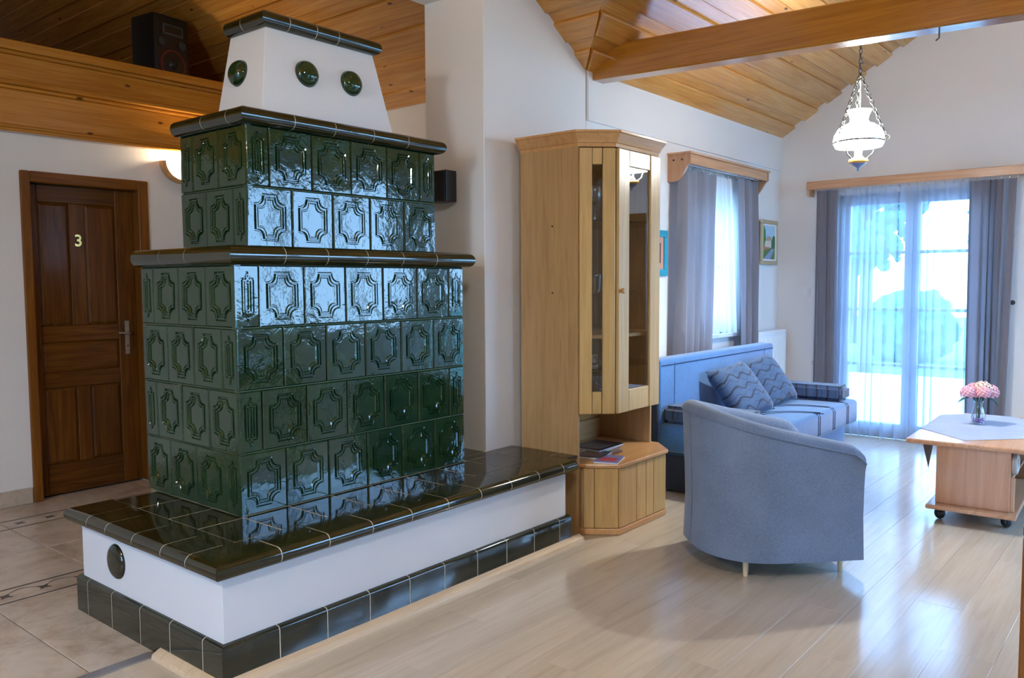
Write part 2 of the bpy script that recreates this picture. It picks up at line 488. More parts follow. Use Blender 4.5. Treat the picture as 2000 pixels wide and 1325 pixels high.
poly([(XE, YW, ZE), (XF + .2, YW, ZE), (XF + .2, YR, ZWR), (XV, YR, ZWR)])
poly([(XE, YS, ZE), (XF + .2, YS, ZE), (XF + .2, YR, ZWR), (XV, YR, ZWR)])
poly([(XE, 9.4, ZE), (XE, YW, ZE), (XV, YR, ZWR), (XR, YR, ZMR), (XR, 9.4, ZMR)])
poly([(XE, -5.2, ZE), (XE, YS, ZE), (XV, YR, ZWR), (XR, YR, ZMR), (XR, -5.2, ZMR)])
poly([(XR, -5.2, ZMR), (XR, 9.4, ZMR), (-2.8, 9.4, ZMR - SM * (XR + 2.8)), (-2.8, -5.2, ZMR - SM * (XR + 2.8))])
for v in bm.verts: v.co.z += .05
ceil = struct(fin('ceiling', bm, 'pine', None, None, None, centre=False), 'varnished pine board ceiling under the pitched roof')


def board(pts, t, parent, world, name='plank'):
    """plan polygon in (u,v), from w=-.02 to w=t, lower edges chamfered"""
    b = bmesh.new(); top = [b.verts.new((u, v, -.03)) for u, v in pts]
    us = [p[0] for p in pts]; vs = [p[1] for p in pts]; vm = (min(vs) + max(vs)) / 2; c = .007
    mid = [b.verts.new((u, v, t - c)) for u, v in pts]
    bot = [b.verts.new((u, v + (c if v < vm else -c), t)) for u, v in pts]
    n = len(pts)
    for A, B in ((top, mid), (mid, bot)):
        for i in range(n): b.faces.new((A[i], A[(i + 1) % n], B[(i + 1) % n], B[i]))
    b.faces.new(top); b.faces.new(bot)
    return fin(name, b, 'pine', parent, world)


# wing boards: u = +X, v = up the slope (-Y), w = down into the room
a = math.atan(SW); uw = Vector((1, 0, 0)); vw = Vector((0, -math.cos(a), math.sin(a))); nw = uw.cross(vw)
MW = Matrix(((uw.x, vw.x, nw.x, 0), (uw.y, vw.y, nw.y, YW), (uw.z, vw.z, nw.z, ZE), (0, 0, 0, 1)))
L = (YW - YR) / math.cos(a); k = 0; v0 = 0
while v0 < L - .02:
    wd = .145 if k % 2 == 0 else .105
    v1 = min(L, v0 + wd)
    if YW - v1 * math.cos(a) > .9:
        r = math.cos(a) * SW / SM
        ov = .0 if k % 2 else .006
        board([(XE - v0 * r, v0 - ov), (XF, v0 - ov), (XF, v1 + ov), (XE - v1 * r, v1 + ov)], .032 if k % 2 == 0 else .004, ceil, MW)
    v0 = v1; k += 1
# main boards: u = -Y, v = up the slope (-X)
a2 = math.atan(SM); um = Vector((0, -1, 0)); vm_ = Vector((-math.cos(a2), 0, math.sin(a2))); nm = um.cross(vm_)
MM = Matrix(((um.x, vm_.x, nm.x, XE), (um.y, vm_.y, nm.y, 0), (um.z, vm_.z, nm.z, ZE), (0, 0, 0, 1)))
L2 = (XE - XR) / math.cos(a2); k = 0; v0 = 0
while v0 < L2 - .02:
    wd = .145 if k % 2 == 0 else .105
    v1 = min(L2, v0 + wd); r = math.cos(a2) * SM / SW; ov = 0 if k % 2 else .006
    e0 = -(YW - v0 * r) if YW - v0 * r > YR else -YR
    e1 = -(YW - v1 * r) if YW - v1 * r > YR else -YR
    board([(-9.2, v0 - ov), (e0, v0 - ov), (e1, v1 + ov), (-9.2, v1 + ov)], .024 if k % 2 == 0 else .004, ceil, MM)
    v0 = v1; k += 1

# ---- floor
fl = struct(box('floor', (-2.6, -5.0, -.25), (XF + .25, 9.2, -.012), 'grout', None, 0), 'pale maple laminate floor with beige stone tiles in the hall')
PW, PL = .192, 1.285
cache = {}


def shared(key, build, mat, parent, world, name, smooth=None, centre=False):
    """object that shares its mesh with alike pieces"""
    if key in cache: return link(bpy.data.objects.new(name, cache[key]), parent, world)
    o = fin(name, build(), mat, parent, world, smooth, centre); cache[key] = o.data; return o


def slab(w_, d_, h_, bev=.002):
    def f():
        b = bmesh.new(); b_box(b, (-w_ / 2, -d_ / 2, -h_), (w_ / 2, d_ / 2, 0)); bevel_all(b, bev); return b
    return f


row = 0; y = 3.0
while y > YS:
    y0 = max(y - PW, YS); x = -2.6 + .1 - (row * .47 % PL)
    while x < XF:
        x0, x1 = max(x, -2.6), min(x + PL, XF)
        if x1 > .6 and x1 - x0 > .02:
            wd, dp = round(x1 - x0 - .0007, 4), round(y - y0 - .0007, 4)
            shared(('lam', wd, dp), slab(wd, dp, .012, .0005), 'laminate', fl, Matrix.Translation(((x0 + x1) / 2, (y + y0) / 2, 0)), 'floor_plank')
        x += PL
    y = y0; row += 1
# laminate round the camera and further back
bm = bmesh.new(); b_box(bm, (-2.6, YS, -.012), (.6, 3.0, 0)); b_box(bm, (-2.6, -5.0, -.012), (XE, YS, 0))
fin('laminate_field', bm, M['laminate'][0], fl, None, None, False)

n = NT('beige_stone'); v = n.coord(); f = n.noise(v, 4, 6, 1.0, .65); g = n.noise(v, 16, 4, .6)
c_ = n.ramp(f, [(.32, (.33, .25, .18)), (.5, (.50, .43, .345)), (.7, (.57, .51, .43))])
c_ = n.mix(n.ramp(g, [(.55, (0, 0, 0)), (.75, (.45, .45, .45))]), c_, (.30, .19, .12))
n.color(c_); n.set(Roughness=.32, Coat_Weight=.15); n.bump(g, .1, .002); M['stone'] = n.m
M['inlay'] = plain('dark_inlay', (.045, .033, .026), .4)
M['tgrout'] = plain('tile_joint', (.20, .16, .12), .8)
box('joint_bed', (-2.6, 3.0, -.010), (XE, YD, -.004), 'tgrout', fl, 0)
xs = [-.73, -.23, .27, .77, 1.272, 1.775, 2.278, 2.78, 3.28, 3.78, XE]
ys = [(3.055, 3.50, 0), (3.50, 4.02, 0), (4.02, 4.225, 1), (4.225, 4.742, 0), (4.742, 5.25, 0), (5.25, 5.455, 1), (5.455, YD + .07, 0)]
for x0, x1 in zip(xs, xs[1:]):
    for y0, y1, deco in ys:
        if x1 < .6: continue
        wd, dp = round(x1 - x0 - .005, 4), round(y1 - y0 - .005, 4); cx, cy = (x0 + x1) / 2, (y0 + y1) / 2
        W_ = Matrix.Translation((cx, cy, 0))
        t = shared(('st', wd, dp), slab(wd, dp, .012, .0015), 'stone', fl, W_, 'border_tile' if deco else 'floor_tile')
        if deco and x1 < 2.9:
            def inl():
                b = bmesh.new(); h = .0012
                for yy in (-.093, .093):
                    b_box(b, (-wd / 2, yy - .0055, -.001), (wd / 2, yy + .0055, h))
                q = wd / 6
                for i in range(3):
                    c0 = -wd / 2 + q * (2 * i + 1)
                    pts = []
                    for s_ in range(4):           # four-pointed star with hollow sides
                        t0 = PI / 4 + s_ * PI / 2; pts.append((c0 + .036 * math.cos(t0), .036 * math.sin(t0)))
                        t1 = t0 + PI / 4; pts.append((c0 + .015 * math.cos(t1), .015 * math.sin(t1)))
                    lo_ = [b.verts.new((p[0], p[1], -.001)) for p in pts]; hi_ = [b.verts.new((p[0], p[1], h)) for p in pts]
                    b.faces.new(hi_)
                    for j in range(8): b.faces.new((lo_[j], lo_[(j + 1) % 8], hi_[(j + 1) % 8], hi_[j]))
                    R_ = 10
                    arc = [(c0 + .025 + (2 * q - .05) * j / R_, .025 + .03 * math.sin(PI * j / R_)) for j in range(R_ + 1)]
                    if i < 2:
                        for (ax, ay), (bx_, by_) in zip(arc, arc[1:]):
                            b.faces.new([b.verts.new(p) for p in ((ax, ay - .0025, h), (bx_, by_ - .0025, h), (bx_, by_ + .0025, h), (ax, ay + .0025, h))])
                return b
            shared(('inl', wd), inl, 'inlay', t, W_, 'inlay')
bm = bmesh.new(); b_box(bm, (.3, 3.0, -.006), (1.49, 3.055, .004)); bevel_all(bm, .0025)
fin('transition_strip', bm, 'grey_strip', fl)

# ---- skirting, beam, loft front
sk = struct(box('baseboard_hall', (-2.6, YD - .015, 0), (2.095, YD, .105), 'stone', None, .004), 'beige stone skirting beside the dark door')
struct(box('baseboard_far', (XF - .014, -1.8, 0), (XF, -.55, .07), 'trim', None, .003))
bm = bmesh.new()
P = [(4.56, 3.10, 2.735), (4.69, 3.10, 2.735), (4.69, 3.10, 2.945), (4.56, 3.10, 2.945)]
Q = [(x, YS - .02, z - .15) for x, _, z in P]
A = [bm.verts.new(p) for p in P]; B = [bm.verts.new(p) for p in Q]
bm.faces.new(A); bm.faces.new(B)
for i in range(4): bm.faces.new((A[i], A[(i + 1) % 4], B[(i + 1) % 4], B[i]))
bmesh.ops.recalc_face_normals(bm, faces=bm.faces); bevel_all(bm, .008)
beam = fin('ceiling_beam', bm, M['beam'][1]); tag(beam, 'varnished timber tie beam crossing below the pine ceiling', 'beam', kind='structure')
hk = tube('hook', [(4.63, 1.02, 2.68), (4.63, 1.02, 2.635), (4.63, 1.035, 2.625)], .004, 'iron', beam)

lf = struct(box('trim_2', (-2.6, YD + .02, 2.40), (XE, YD + .2, 2.94), 'pine', None, 0), 'pine board facing of the loft edge')
for nm_, z0, z1, d in (('moulding', 2.385, 2.408, .062), ('moulding', 2.408, 2.432, .040), ('board', 2.432, 2.655, .012), ('moulding', 2.655, 2.678, .034), ('moulding', 2.678, 2.708, .066), ('moulding', 2.708, 2.722, .040), ('board', 2.722, 2.870, .010), ('moulding', 2.870, 2.895, .030), ('board', 2.895, 2.955, .046)):
    box(nm_, (-2.6, YD - d, z0), (XE, YD + .03, z1), 'pine_front', lf, .006 if nm_ == 'board' else .009, 2)
struct(box('floor_loft', (-2.6, YD + .2, 2.70), (XE, 9.2, 2.80), 'pine', None, 0))

# ---- dark door in the hall
d1 = struct(thing('door_1', 'dark stained panelled wooden door with a brass three', None, (2.51, YD, 0)))
FY = YD - .02
for x0, x1 in ((2.10, 2.158), (2.862, 2.935)): box('casing', (x0, FY, 0), (x1, YD + .09, 2.155), 'walnut_frame', d1, .006)
box('casing', (2.158, FY, 2.085), (2.862, YD + .09, 2.155), 'walnut_frame', d1, .006)
LY = 5.865


def dpart(nm_, x0, x1, z0, z1, d=0.0, bev=.004, mat='walnut'): return box(nm_, (x0, LY - d, z0), (x1, LY + .04, z1), mat, d1, bev)


XA, XB = 2.158, 2.862
dpart('stile', XA, 2.225, .005, 2.085); dpart('stile', 2.735, XB, .005, 2.085)
dpart('muntin', 2.425, 2.525, 1.145, 1.97); dpart('muntin', 2.435, 2.525, .21, .725)
for z0, z1 in ((1.97, 2.085), (1.035, 1.145), (.725, .835), (.005, .21)): dpart('rail', 2.225, 2.735, z0, z1)
for x0, x1, z0, z1 in ((2.225, 2.425, 1.145, 1.97), (2.525, 2.735, 1.145, 1.97), (2.225, 2.735, .835, 1.035), (2.225, 2.435, .21, .725), (2.525, 2.735, .21, .725)):
    bm = bmesh.new(); e = .022
    o_ = [(x0, LY + .014, z0), (x1, LY + .014, z0), (x1, LY + .014, z1), (x0, LY + .014, z1)]
    i_ = [(x0 + e, LY + .003, z0 + e), (x1 - e, LY + .003, z0 + e), (x1 - e, LY + .003, z1 - e), (x0 + e, LY + .003, z1 - e)]
    bk = [(x, LY + .035, z) for x, _, z in o_]
    V = [[bm.verts.new(p) for p in q] for q in (bk, o_, i_)]
    for A, B in zip(V, V[1:]):
        for i in range(4): bm.faces.new((A[i], A[(i + 1) % 4], B[(i + 1) % 4], B[i]))
    bm.faces.new(V[2]); bm.faces.new(V[0]); fin('panel', bm, 'walnut', d1)
pl = box('handle_plate', (2.772, LY - .008, .925), (2.806, LY, 1.165), 'steel', d1, .003, 2)
tube('lever', [(2.789, LY - .005, 1.075), (2.789, LY - .045, 1.075), (2.76, LY - .052, 1.077), (2.705, LY - .050, 1.083)], .009, 'steel', pl)
tube('keyhole', [(2.789, LY - .009, .985), (2.789, LY - .004, .985)], .006, 'black', pl)
fc = bpy.data.curves.new('number', 'FONT'); fc.body = '3'; fc.size = .11; fc.extrude = .003; fc.align_x = 'CENTER'; fc.offset = .002
fc.materials.append(M['brass']); fo = bpy.data.objects.new('number', fc)
link(fo, d1, Matrix.Translation((2.478, LY - .004, 1.685)) @ Matrix.Rotation(PI / 2, 4, 'X')); fo['label'] = 'brass number three'

# ---- second brown door (seen only as a reflection) in the far wall
d2 = struct(thing('door_2', 'plain brown door in the gable wall', None, (XF, 0, 0)))
box('leaf', (XF + .03, -.45, .01), (XF + .07, .40, 2.08), 'walnut_frame', d2)
for a0, a1, z0, z1 in ((-.53, -.45, 0, 2.16), (.40, .48, 0, 2.16), (-.45, .40, 2.08, 2.16)): box('casing', (XF - .012, a0, z0), (XF + .06, a1, z1), 'walnut_frame', d2)


# ---- windows
def glazing(name, axis, pos, a0, a1, z0, z1, leaves, bars, label, fw=.06, mat='white_metal'):
    """axis 0: plane x=pos, spans y; axis 1: plane y=pos, spans x"""
    w_ = struct(thing(name, label, None, (pos, (a0 + a1) / 2, z0) if axis == 0 else ((a0 + a1) / 2, pos, z0)))

    def b(nm_, p0, p1, q0, q1, d, m_, bev=.004):
        lo = (pos - d, p0, q0) if axis == 0 else (p0, pos - d, q0); hi = (pos + d, p1, q1) if axis == 0 else (p1, pos + d, q1)
        return box(nm_, lo, hi, m_, w_, bev)
    b('frame', a0, a0 + fw * .6, z0, z1, .035, mat); b('frame', a1 - fw * .6, a1, z0, z1, .035, mat)
    b('frame', a0, a1, z1 - fw * .6, z1, .035, mat); b('frame', a0, a1, z0, z0 + .03, .035, mat)
    i0, i1 = a0 + fw * .6, a1 - fw * .6; lw = (i1 - i0) / leaves
    for k_ in range(leaves):
        s0, s1 = i0 + k_ * lw, i0 + (k_ + 1) * lw; zz0, zz1 = z0 + .03, z1 - fw * .6
        b('stile', s0, s0 + fw, zz0, zz1, .028, mat); b('stile', s1 - fw, s1, zz0, zz1, .028, mat)
        b('rail', s0 + fw, s1 - fw, zz0, zz0 + fw * 1.6, .028, mat); b('rail', s0 + fw, s1 - fw, zz1 - fw, zz1, .028, mat)
        gz = [zz0 + fw * 1.6] + list(bars) + [zz1 - fw]
        for z_ in bars: b('glazing_bar', s0 + fw, s1 - fw, z_ - .014, z_ + .014, .02, mat, .003)
        for g0, g1 in zip(gz, gz[1:]): b('pane', s0 + fw, s1 - fw, g0, g1, .004, 'pane', 0)
    return w_


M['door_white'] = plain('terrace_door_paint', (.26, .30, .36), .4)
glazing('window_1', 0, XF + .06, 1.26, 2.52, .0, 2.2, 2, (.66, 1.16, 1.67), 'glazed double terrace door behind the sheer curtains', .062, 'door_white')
glazing('window_2', 1, YW + .12, 5.85, 6.85, .98, 2.15, 2, (1.55,), 'window behind the short voile curtain')
glazing('window_3', 1, YS - .12, 4.7, 7.65, .9, 2.65, 3, (), 'wide window opposite the sofa')
glazing('window_6', 0, XF + .12, -1.75, -.65, .1, 2.3, 1, (), 'tall window in the gable wall')
glazing('window_fill_west', 0, -2.72, .7, 2.5, .5, 2.3, 2, (), 'added fill-light window behind the photographer')  # unseen opening, put in to bring soft daylight from behind
glazing('window_fill_south', 1, -5.12, 2.6, 3.8, .1, 2.4, 2, (), 'added fill-light glazing at the south end of the room')  # unseen glazing, added as daylight fill on bench and floor
struct(box('trim_3', (5.78, YW - .05, .945), (6.92, YW + .10, .98), 'white_metal', None, .004), 'white window sill')

# ---- outside
struct(box('ground_lawn', (-30, -30, -.6), (45, 45, -.40), plain('meadow', (.12, .26, .18), .9), None, 0), 'meadow beyond the terrace')
struct(box('terrace', (XF + .25, -2.5, -.40), (13.5, 6.5, -.03), plain('terrace_slabs', (.60, .60, .60), .7), None, 0), 'pale terrace outside the glass door')
M['leaves'] = plain('tree_leaves', (.06, .17, .13), .8); M['bark'] = plain('tree_bark', (.10, .07, .05), .9)


def tree(x, y, h, r, label):
    t = thing('tree', label, 'tree', (x, y, -.4), 0, 'trees outside the terrace door')
    tube('trunk', [(x, y, -.4), (x + .05, y, h * .5), (x - .05, y + .05, h * .8)], [.13, .10, .05], 'bark', t)
    b = bmesh.new()
    for k_ in range(260):
        while True:
            q = Vector((random.uniform(-1, 1), random.uniform(-1, 1), random.uniform(-1, 1)))
            if .25 < q.length < 1: break
        c0 = Vector((x, y, h * .66)) + Vector((q.x * r, q.y * r, q.z * h * .34)); rr = r * random.uniform(.05, .13)
        s_ = bmesh.ops.create_icosphere(b, subdivisions=1, radius=rr)['verts']
        for v_ in s_: v_.co = c0 + v_.co * (1 + .9 * noise.noise(v_.co * 7 + c0))
    fin('foliage', b, 'leaves', t)


tree(14.8, 4.3, 4.6, 1.0, 'tall leafy tree seen through the left leaf of the terrace door')
tree(16.5, 2.4, 3.4, .7, 'small leafy tree right of the terrace door mullion')
tree(25, 7.6, 5.0, 1.6, 'far tree beyond the hedge at the left')
tree(26, 3.0, 3.4, 1.4, 'low far tree beyond the hedge at the right')
for k_, wd in enumerate(('leftmost', 'second', 'third', 'rightmost')):
    b = bmesh.new(); s_ = bmesh.ops.create_icosphere(b, subdivisions=4, radius=1)['verts']
    for v_ in s_:
        q = v_.co.copy(); v_.co = Vector((q.x * .8, q.y * .98, q.z * .85)) * (1 + .22 * noise.noise(q * 4 + Vector((k_ * 3, 0, 0)))) + Vector((20, 7.3 - k_ * 2.45, .35))
    tag(fin('hedge_bush', b, 'leaves'), wd + ' rounded green bush of the hedge beyond the terrace', 'bush', 'hedge bushes beyond the terrace')

# ================================================================== THE TILED STOVE
X0, X1, Y0, Y1 = 1.866, 3.226, 2.988, 3.767          # lower body
U0, U1, V0, V1 = 2.004, 3.134, 3.097, 3.635          # upper body
ZB, ZM, ZU0, ZU1 = .455, 1.500, 1.578, 2.098
stove = thing('tiled_stove', 'large dark green tiled stove with white hood and tiled bench', 'stove', (2.5, 3.2, 0))
box('core', (X0 + .012, Y0 + .012, ZB - .02), (X1 - .002, Y1, ZM), 'dark_grout', stove, 0)
box('core', (U0 + .012, V0 + .012, ZM), (U1 - .002, V1, ZU1), 'dark_grout', stove, 0)


def plaque(a, b, r, s):
    """rectangle with hollowed corners, counter-clockwise from the right side"""
    q = []
    K = 4
    q.append((a, b - r)); q.append((a - s, b - r))
    for i in range(1, K):
        t = -PI / 2 - (PI / 2) * i / K
        q.append((a - s + (r - s) * math.cos(t), b - s + (r - s) * math.sin(t)))
    q.append((a - r, b - s)); q.append((a - r, b))
    pts = list(q)
    pts += [(-x, y_) for x, y_ in reversed(q)]
    pts += [(-x, -y_) for x, y_ in q]
    pts += [(x, -y_) for x, y_ in reversed(q)]
    return pts


def kachel(w_, h_):
    def f():
        b = bmesh.new(); hw, hh = w_ / 2 - .0022, h_ / 2 - .0022
        narrow = w_ < .15
        a_, b_ = (hw * .60, hh * .80) if narrow else (hw * .74, hh * .80)
        r_ = a_ * .82 if narrow else .042; s_ = .006 if narrow else .008
        def rect(ex, inset):
            out = []
            for x, z in plaque(a_, b_, r_, s_):
                k_ = min((hw - inset) / max(abs(x), 1e-6), (hh - inset) / max(abs(z), 1e-6)); out.append((x * k_, z * k_))
            # pin the four corners to the true corners
            cx, cz_ = hw - inset, hh - inset
            for sx, sz in ((1, 1), (-1, 1), (-1, -1), (1, -1)):
                j = min(range(len(out)), key=lambda i: (out[i][0] - sx * cx) ** 2 + (out[i][1] - sz * cz_) ** 2); out[j] = (sx * cx, sz * cz_)
            return out
        loops = [(rect(0, 0), .03), (rect(0, 0), .006), (rect(0, .005), 0)]
        for d, dep in ((0, 0), (.004, .006), (.008, .006), (.0105, -.003), (.015, -.003), (.0175, .004), (.0205, .004), (.0225, .0), (.0255, .0), (.029, .006)):
            loops.append((plaque(a_ - d, b_ - d, max(r_ - d * .15, .01), s_), dep))
        R_ = [[b.verts.new((x, y_, z)) for x, z in pts] for pts, y_ in loops]
        n_ = len(R_[0])
        for A, B in zip(R_, R_[1:]):
            for i in range(n_): b.faces.new((A[i], A[(i + 1) % n_], B[(i + 1) % n_], B[i]))
        b.faces.new(R_[-1])
        b.faces.new(R_[0]); return b
    return f


def tile_face(x0, x1, y, z1, h_, rows, left=False):
    """rows: list of width lists in tile units, top row first; the face starts at x0 (front) or y0 (left)"""
    for r, ws in enumerate(rows):
        u = (x1 - x0) / sum(ws); p = x0; zc = z1 - h_ * (r + .5)
        for w_ in ws:
            W_ = round(u * w_, 4); c = p + W_ / 2; p += W_
            jit = Matrix.Rotation(random.uniform(-.012, .012), 4, 'Z') @ Matrix.Rotation(random.uniform(-.012, .012), 4, 'X')
            m_ = (Matrix.Translation((y, c, zc)) @ Matrix.Rotation(-PI / 2, 4, 'Z') if left else Matrix.Translation((c, y, zc))) @ jit
            shared(('kach', W_, round(h_, 4)), kachel(W_, h_), 'glaze', stove, m_, 'tile')


HL = (ZM - ZB) / 4; HU = (ZU1 - ZU0) / 2
A6 = [1] * 6; B6 = [.5] + [1] * 5 + [.5]
tile_face(X0, X1, Y0, ZM, HL, [B6, A6, B6, A6])
tile_face(Y0, Y1, X0, ZM, HL, [[1, 1, 1, .5], [.5, 1, 1, 1], [1, 1, 1, .5], [.5, 1, 1, 1]], True)
tile_face(U0, U1, V0, ZU1, HU, [[.5, 1, 1, 1, 1, .5], [1] * 5])
tile_face(V0, V1, U0, ZU1, HU, [[1, 1, .5], [.5, 1, 1]], True)


def nose(z0, z1, ov, inner, sh=0.0):
    zc, r = (z0 + z1) / 2, (z1 - z0) / 2
    p = [(-inner, z0 + sh), (0, z0 + sh)]
    for i in range(9):
        t = -PI / 2 + PI * i / 8; p.append((ov - min(r, ov + .02) + (min(r, ov + .02) - sh) * math.cos(t), zc + (r - sh) * math.sin(t)))
    p += [(-inner, z1 - sh)]
    return p


def cornice(z0, z1, ov, inner, lft, lj, x0, fj, x1, rgt, y0, name='cornice_tile', mat='nosing', back=None):
    """bull-nosed tiles round the left, front and right; lft/rgt = y where the left/right runs end"""
    P_ = nose(z0, z1, ov, inner); g = .0020
    full = [(x0, lft), (x0, y0), (x1, y0)] + ([(x1, rgt)] if rgt else [])
    sweep('grout_bed', nose(z0, z1, ov, inner, .0012), full, 'grout', stove)
    ys_ = [lft] + lj
    for a_, b_ in zip(ys_, ys_[1:]): sweep(name, P_, [(x0, a_ - g), (x0, b_ + g)], mat, stove)
    sweep(name, P_, [(x0, ys_[-1] - g), (x0, y0), (fj[0] - g, y0)], mat, stove)
    for a_, b_ in zip(fj, fj[1:]): sweep(name, P_, [(a_ + g, y0), (b_ - g, y0)], mat, stove)
    if rgt:
        m_ = y0 + .2
        sweep(name, P_, [(fj[-1] + g, y0), (x1, y0), (x1, m_)], mat, stove); sweep(name, P_, [(x1, m_ + 2 * g), (x1, rgt)], mat, stove)
    else: sweep(name, P_, [(fj[-1] + g, y0), (x1, y0)], mat, stove)


cornice(ZM, ZU0, .048, .15, Y1, [3.516, 3.299], X0, [2.084, 2.306, 2.533, 2.758, 2.987], X1, Y1, Y0)
cornice(ZU1 - .002, 2.165, .045, .14, V1, [3.377, 3.177], U0, [2.227, 2.451, 2.682, 2.908], U1, V1, V0)
# hood
HB = [(2.105, 3.125), (2.875, 3.125), (2.875, 3.49), (2.105, 3.49)]; HT = [(2.19, 3.20), (2.79, 3.20), (2.79, 3.47), (2.19, 3.47)]
bm = bmesh.new(); A = [bm.verts.new((x, y, 2.14)) for x, y in HB]; B = [bm.verts.new((x, y, 2.60)) for x, y in HT]
bm.faces.new(A); bm.faces.new(B)
for i in range(4): bm.faces.new((A[i], A[(i + 1) % 4], B[(i + 1) % 4], B[i]))
bmesh.ops.recalc_face_normals(bm, faces=bm.faces); bevel_all(bm, .004, 2); hood = fin('hood', bm, 'stove_plaster', stove)
cornice(2.553, 2.622, .045, .1, 3.47, [3.333], 2.188, [2.288, 2.437, 2.564], 2.785, 3.47, 3.20)
box('cap_slab', (2.2, 3.21, 2.58), (2.78, 3.46, 2.618), 'nosing', stove, .004)
kd = [(0, .045), (.022, .043), (.040, .035), (.054, .022), (.061, .006), (.062, -.01)]
lean = math.atan(.075 / .46)
for cx, cz_ in ((2.374, 2.379), (2.633, 2.383)):
    lathe('knob', kd, (0, 0, 0), 'glaze', stove, 28, 60, Matrix.Translation((cx, 3.125 + (cz_ - 2.14) * .163, cz_)) @ Matrix.Rotation(PI / 2 - lean, 4, 'X'))
lathe('knob', kd, (0, 0, 0), 'glaze', stove, 28, 60, Matrix.Translation((2.105 + .23 * .185, 3.352, 2.369)) @ Matrix.Rotation(-PI / 2 + lean, 4, 'Y'))

# bench
WX, WY, WBK, WE = 1.525, 2.577, 3.69, 3.585
box('bench_wall', (WX, WY, 0), (WE, WBK, .42), 'stove_plaster', stove, .004, 2)
bm = bmesh.new(); b_box(bm, (WX + .1, WY + .1, .40), (3.735, 3.075, ZB - .0012)); b_box(bm, (WX + .1, 3.075, .40), (3.502, WBK, ZB - .0012))
fin('grout_bed', bm, 'grout', stove)
NP = nose(.393, ZB, .053, .145); g = .0024
full = [(WX, WBK), (WX, WY), (3.625, WY)]
sweep('grout_bed', nose(.393, ZB, .053, .145, .0012), full, 'grout', stove)
lj = [3.579 - .055, 3.353, 3.129, 2.907, 2.730]
for a_, b_ in zip(lj, lj[1:]): sweep('nosing_tile', NP, [(WX, a_ - g), (WX, b_ + g)], 'nosing', stove)
fj = [1.740, 1.958, 2.176, 2.396, 2.619, 2.841, 3.064, 3.286, 3.500]
sweep('nosing_tile', NP, [(WX, lj[-1] - g), (WX, WY), (fj[0] - g, WY)], 'nosing', stove)
for a_, b_ in zip(fj, fj[1:]): sweep('nosing_tile', NP, [(a_ + g, WY), (b_ - g, WY)], 'nosing', stove)
sweep('nosing_tile', NP, [(fj[-1] + g, WY), (3.63, WY)], 'nosing', stove)
sweep('nosing_tile', NP, [(1.672, WBK), (WX, WBK), (WX, lj[0] + g)], 'nosing', stove)


def top_tile(x0, x1, y0, y1):
    wd, dp = round(x1 - x0 - .005, 4), round(y1 - y0 - .005, 4)
    if wd < .01 or dp < .01: return
    shared(('top', wd, dp), slab(wd, dp, .012, .0015), 'nosing', stove, Matrix.Translation(((x0 + x1) / 2, (y0 + y1) / 2, ZB)), 'bench_tile')


AX, AY = WX + .145, WY + .145
for y0_, y1_ in ((2.724, 2.987), (2.987, 3.214), (3.214, 3.474), (3.474, 3.69)):
    top_tile(AX, X0 + .01, y0_, y1_)
xj = [X0 + .01, 2.10, 2.33, 2.56, 2.79, 3.02, 3.25, 3.48, 3.735]
for a_, b_ in zip(xj, xj[1:]): top_tile(a_, b_, AY, Y0 + .005)
top_tile(3.25, 3.48, Y0 + .005, 3.077); top_tile(3.48, 3.735, Y0 + .005, 3.077)
top_tile(3.23, 3.50, 3.077, 3.30); top_tile(3.23, 3.50, 3.30, 3.54)
top_tile(3.63, 3.735, 2.60, AY)
# plinth tiles
PPx, PPy = 1.507, 2.557


def pl_prof(z): return [(-.03, 0), (0.002, 0), (.002, z - .012), (-.001, z - .005), (-.007, z), (-.03, z + .004)]


sweep('grout_bed', [(o - .001, z if z < .1 else z - .001) for o, z in pl_prof(.152)], [(PPx, WBK + .02), (PPx, PPy), (3.60, PPy)], 'grout', stove)
lj = [WBK + .025, 3.611, 3.389, 3.148, 2.917, 2.685]
for a_, b_ in zip(lj, lj[1:]): sweep('plinth_tile', pl_prof(.152), [(PPx, a_ - g), (PPx, b_ + g)], 'plinth', stove)
fj = [1.742, 1.961, 2.178, 2.403, 2.619, 2.841, 3.058, 3.279, 3.500]
sweep('plinth_tile', pl_prof(.152), [(PPx, lj[-1] - g), (PPx, PPy), (fj[0] - g, PPy)], 'plinth', stove)
for a_, b_ in zip(fj, fj[1:]): sweep('plinth_tile', pl_prof(.152), [(a_ + g, PPy), (b_ - g, PPy)], 'plinth', stove)
sweep('plinth_tile', pl_prof(.152), [(fj[-1] + g, PPy), (3.605, PPy)], 'plinth', stove)
# cleaning cover on the bench side
kv = lathe('cleaning_cover', [(0, .020), (.04, .019), (.058, .015), (.070, .008), (.074, 0), (.074, -.01)], (0, 0, 0), 'plinth', stove, 28, 50, Matrix.Translation((WX, 3.37, .282)) @ Matrix.Rotation(-PI / 2, 4, 'Y'))
# wooden strip round the plinth
sweep('floor_trim', [(.002, 0), (.040, 0), (.036, .016), (.018, .026), (.002, .032)], [(PPx, 2.99), (PPx, PPy), (3.68, PPy)], 'trim', stove)

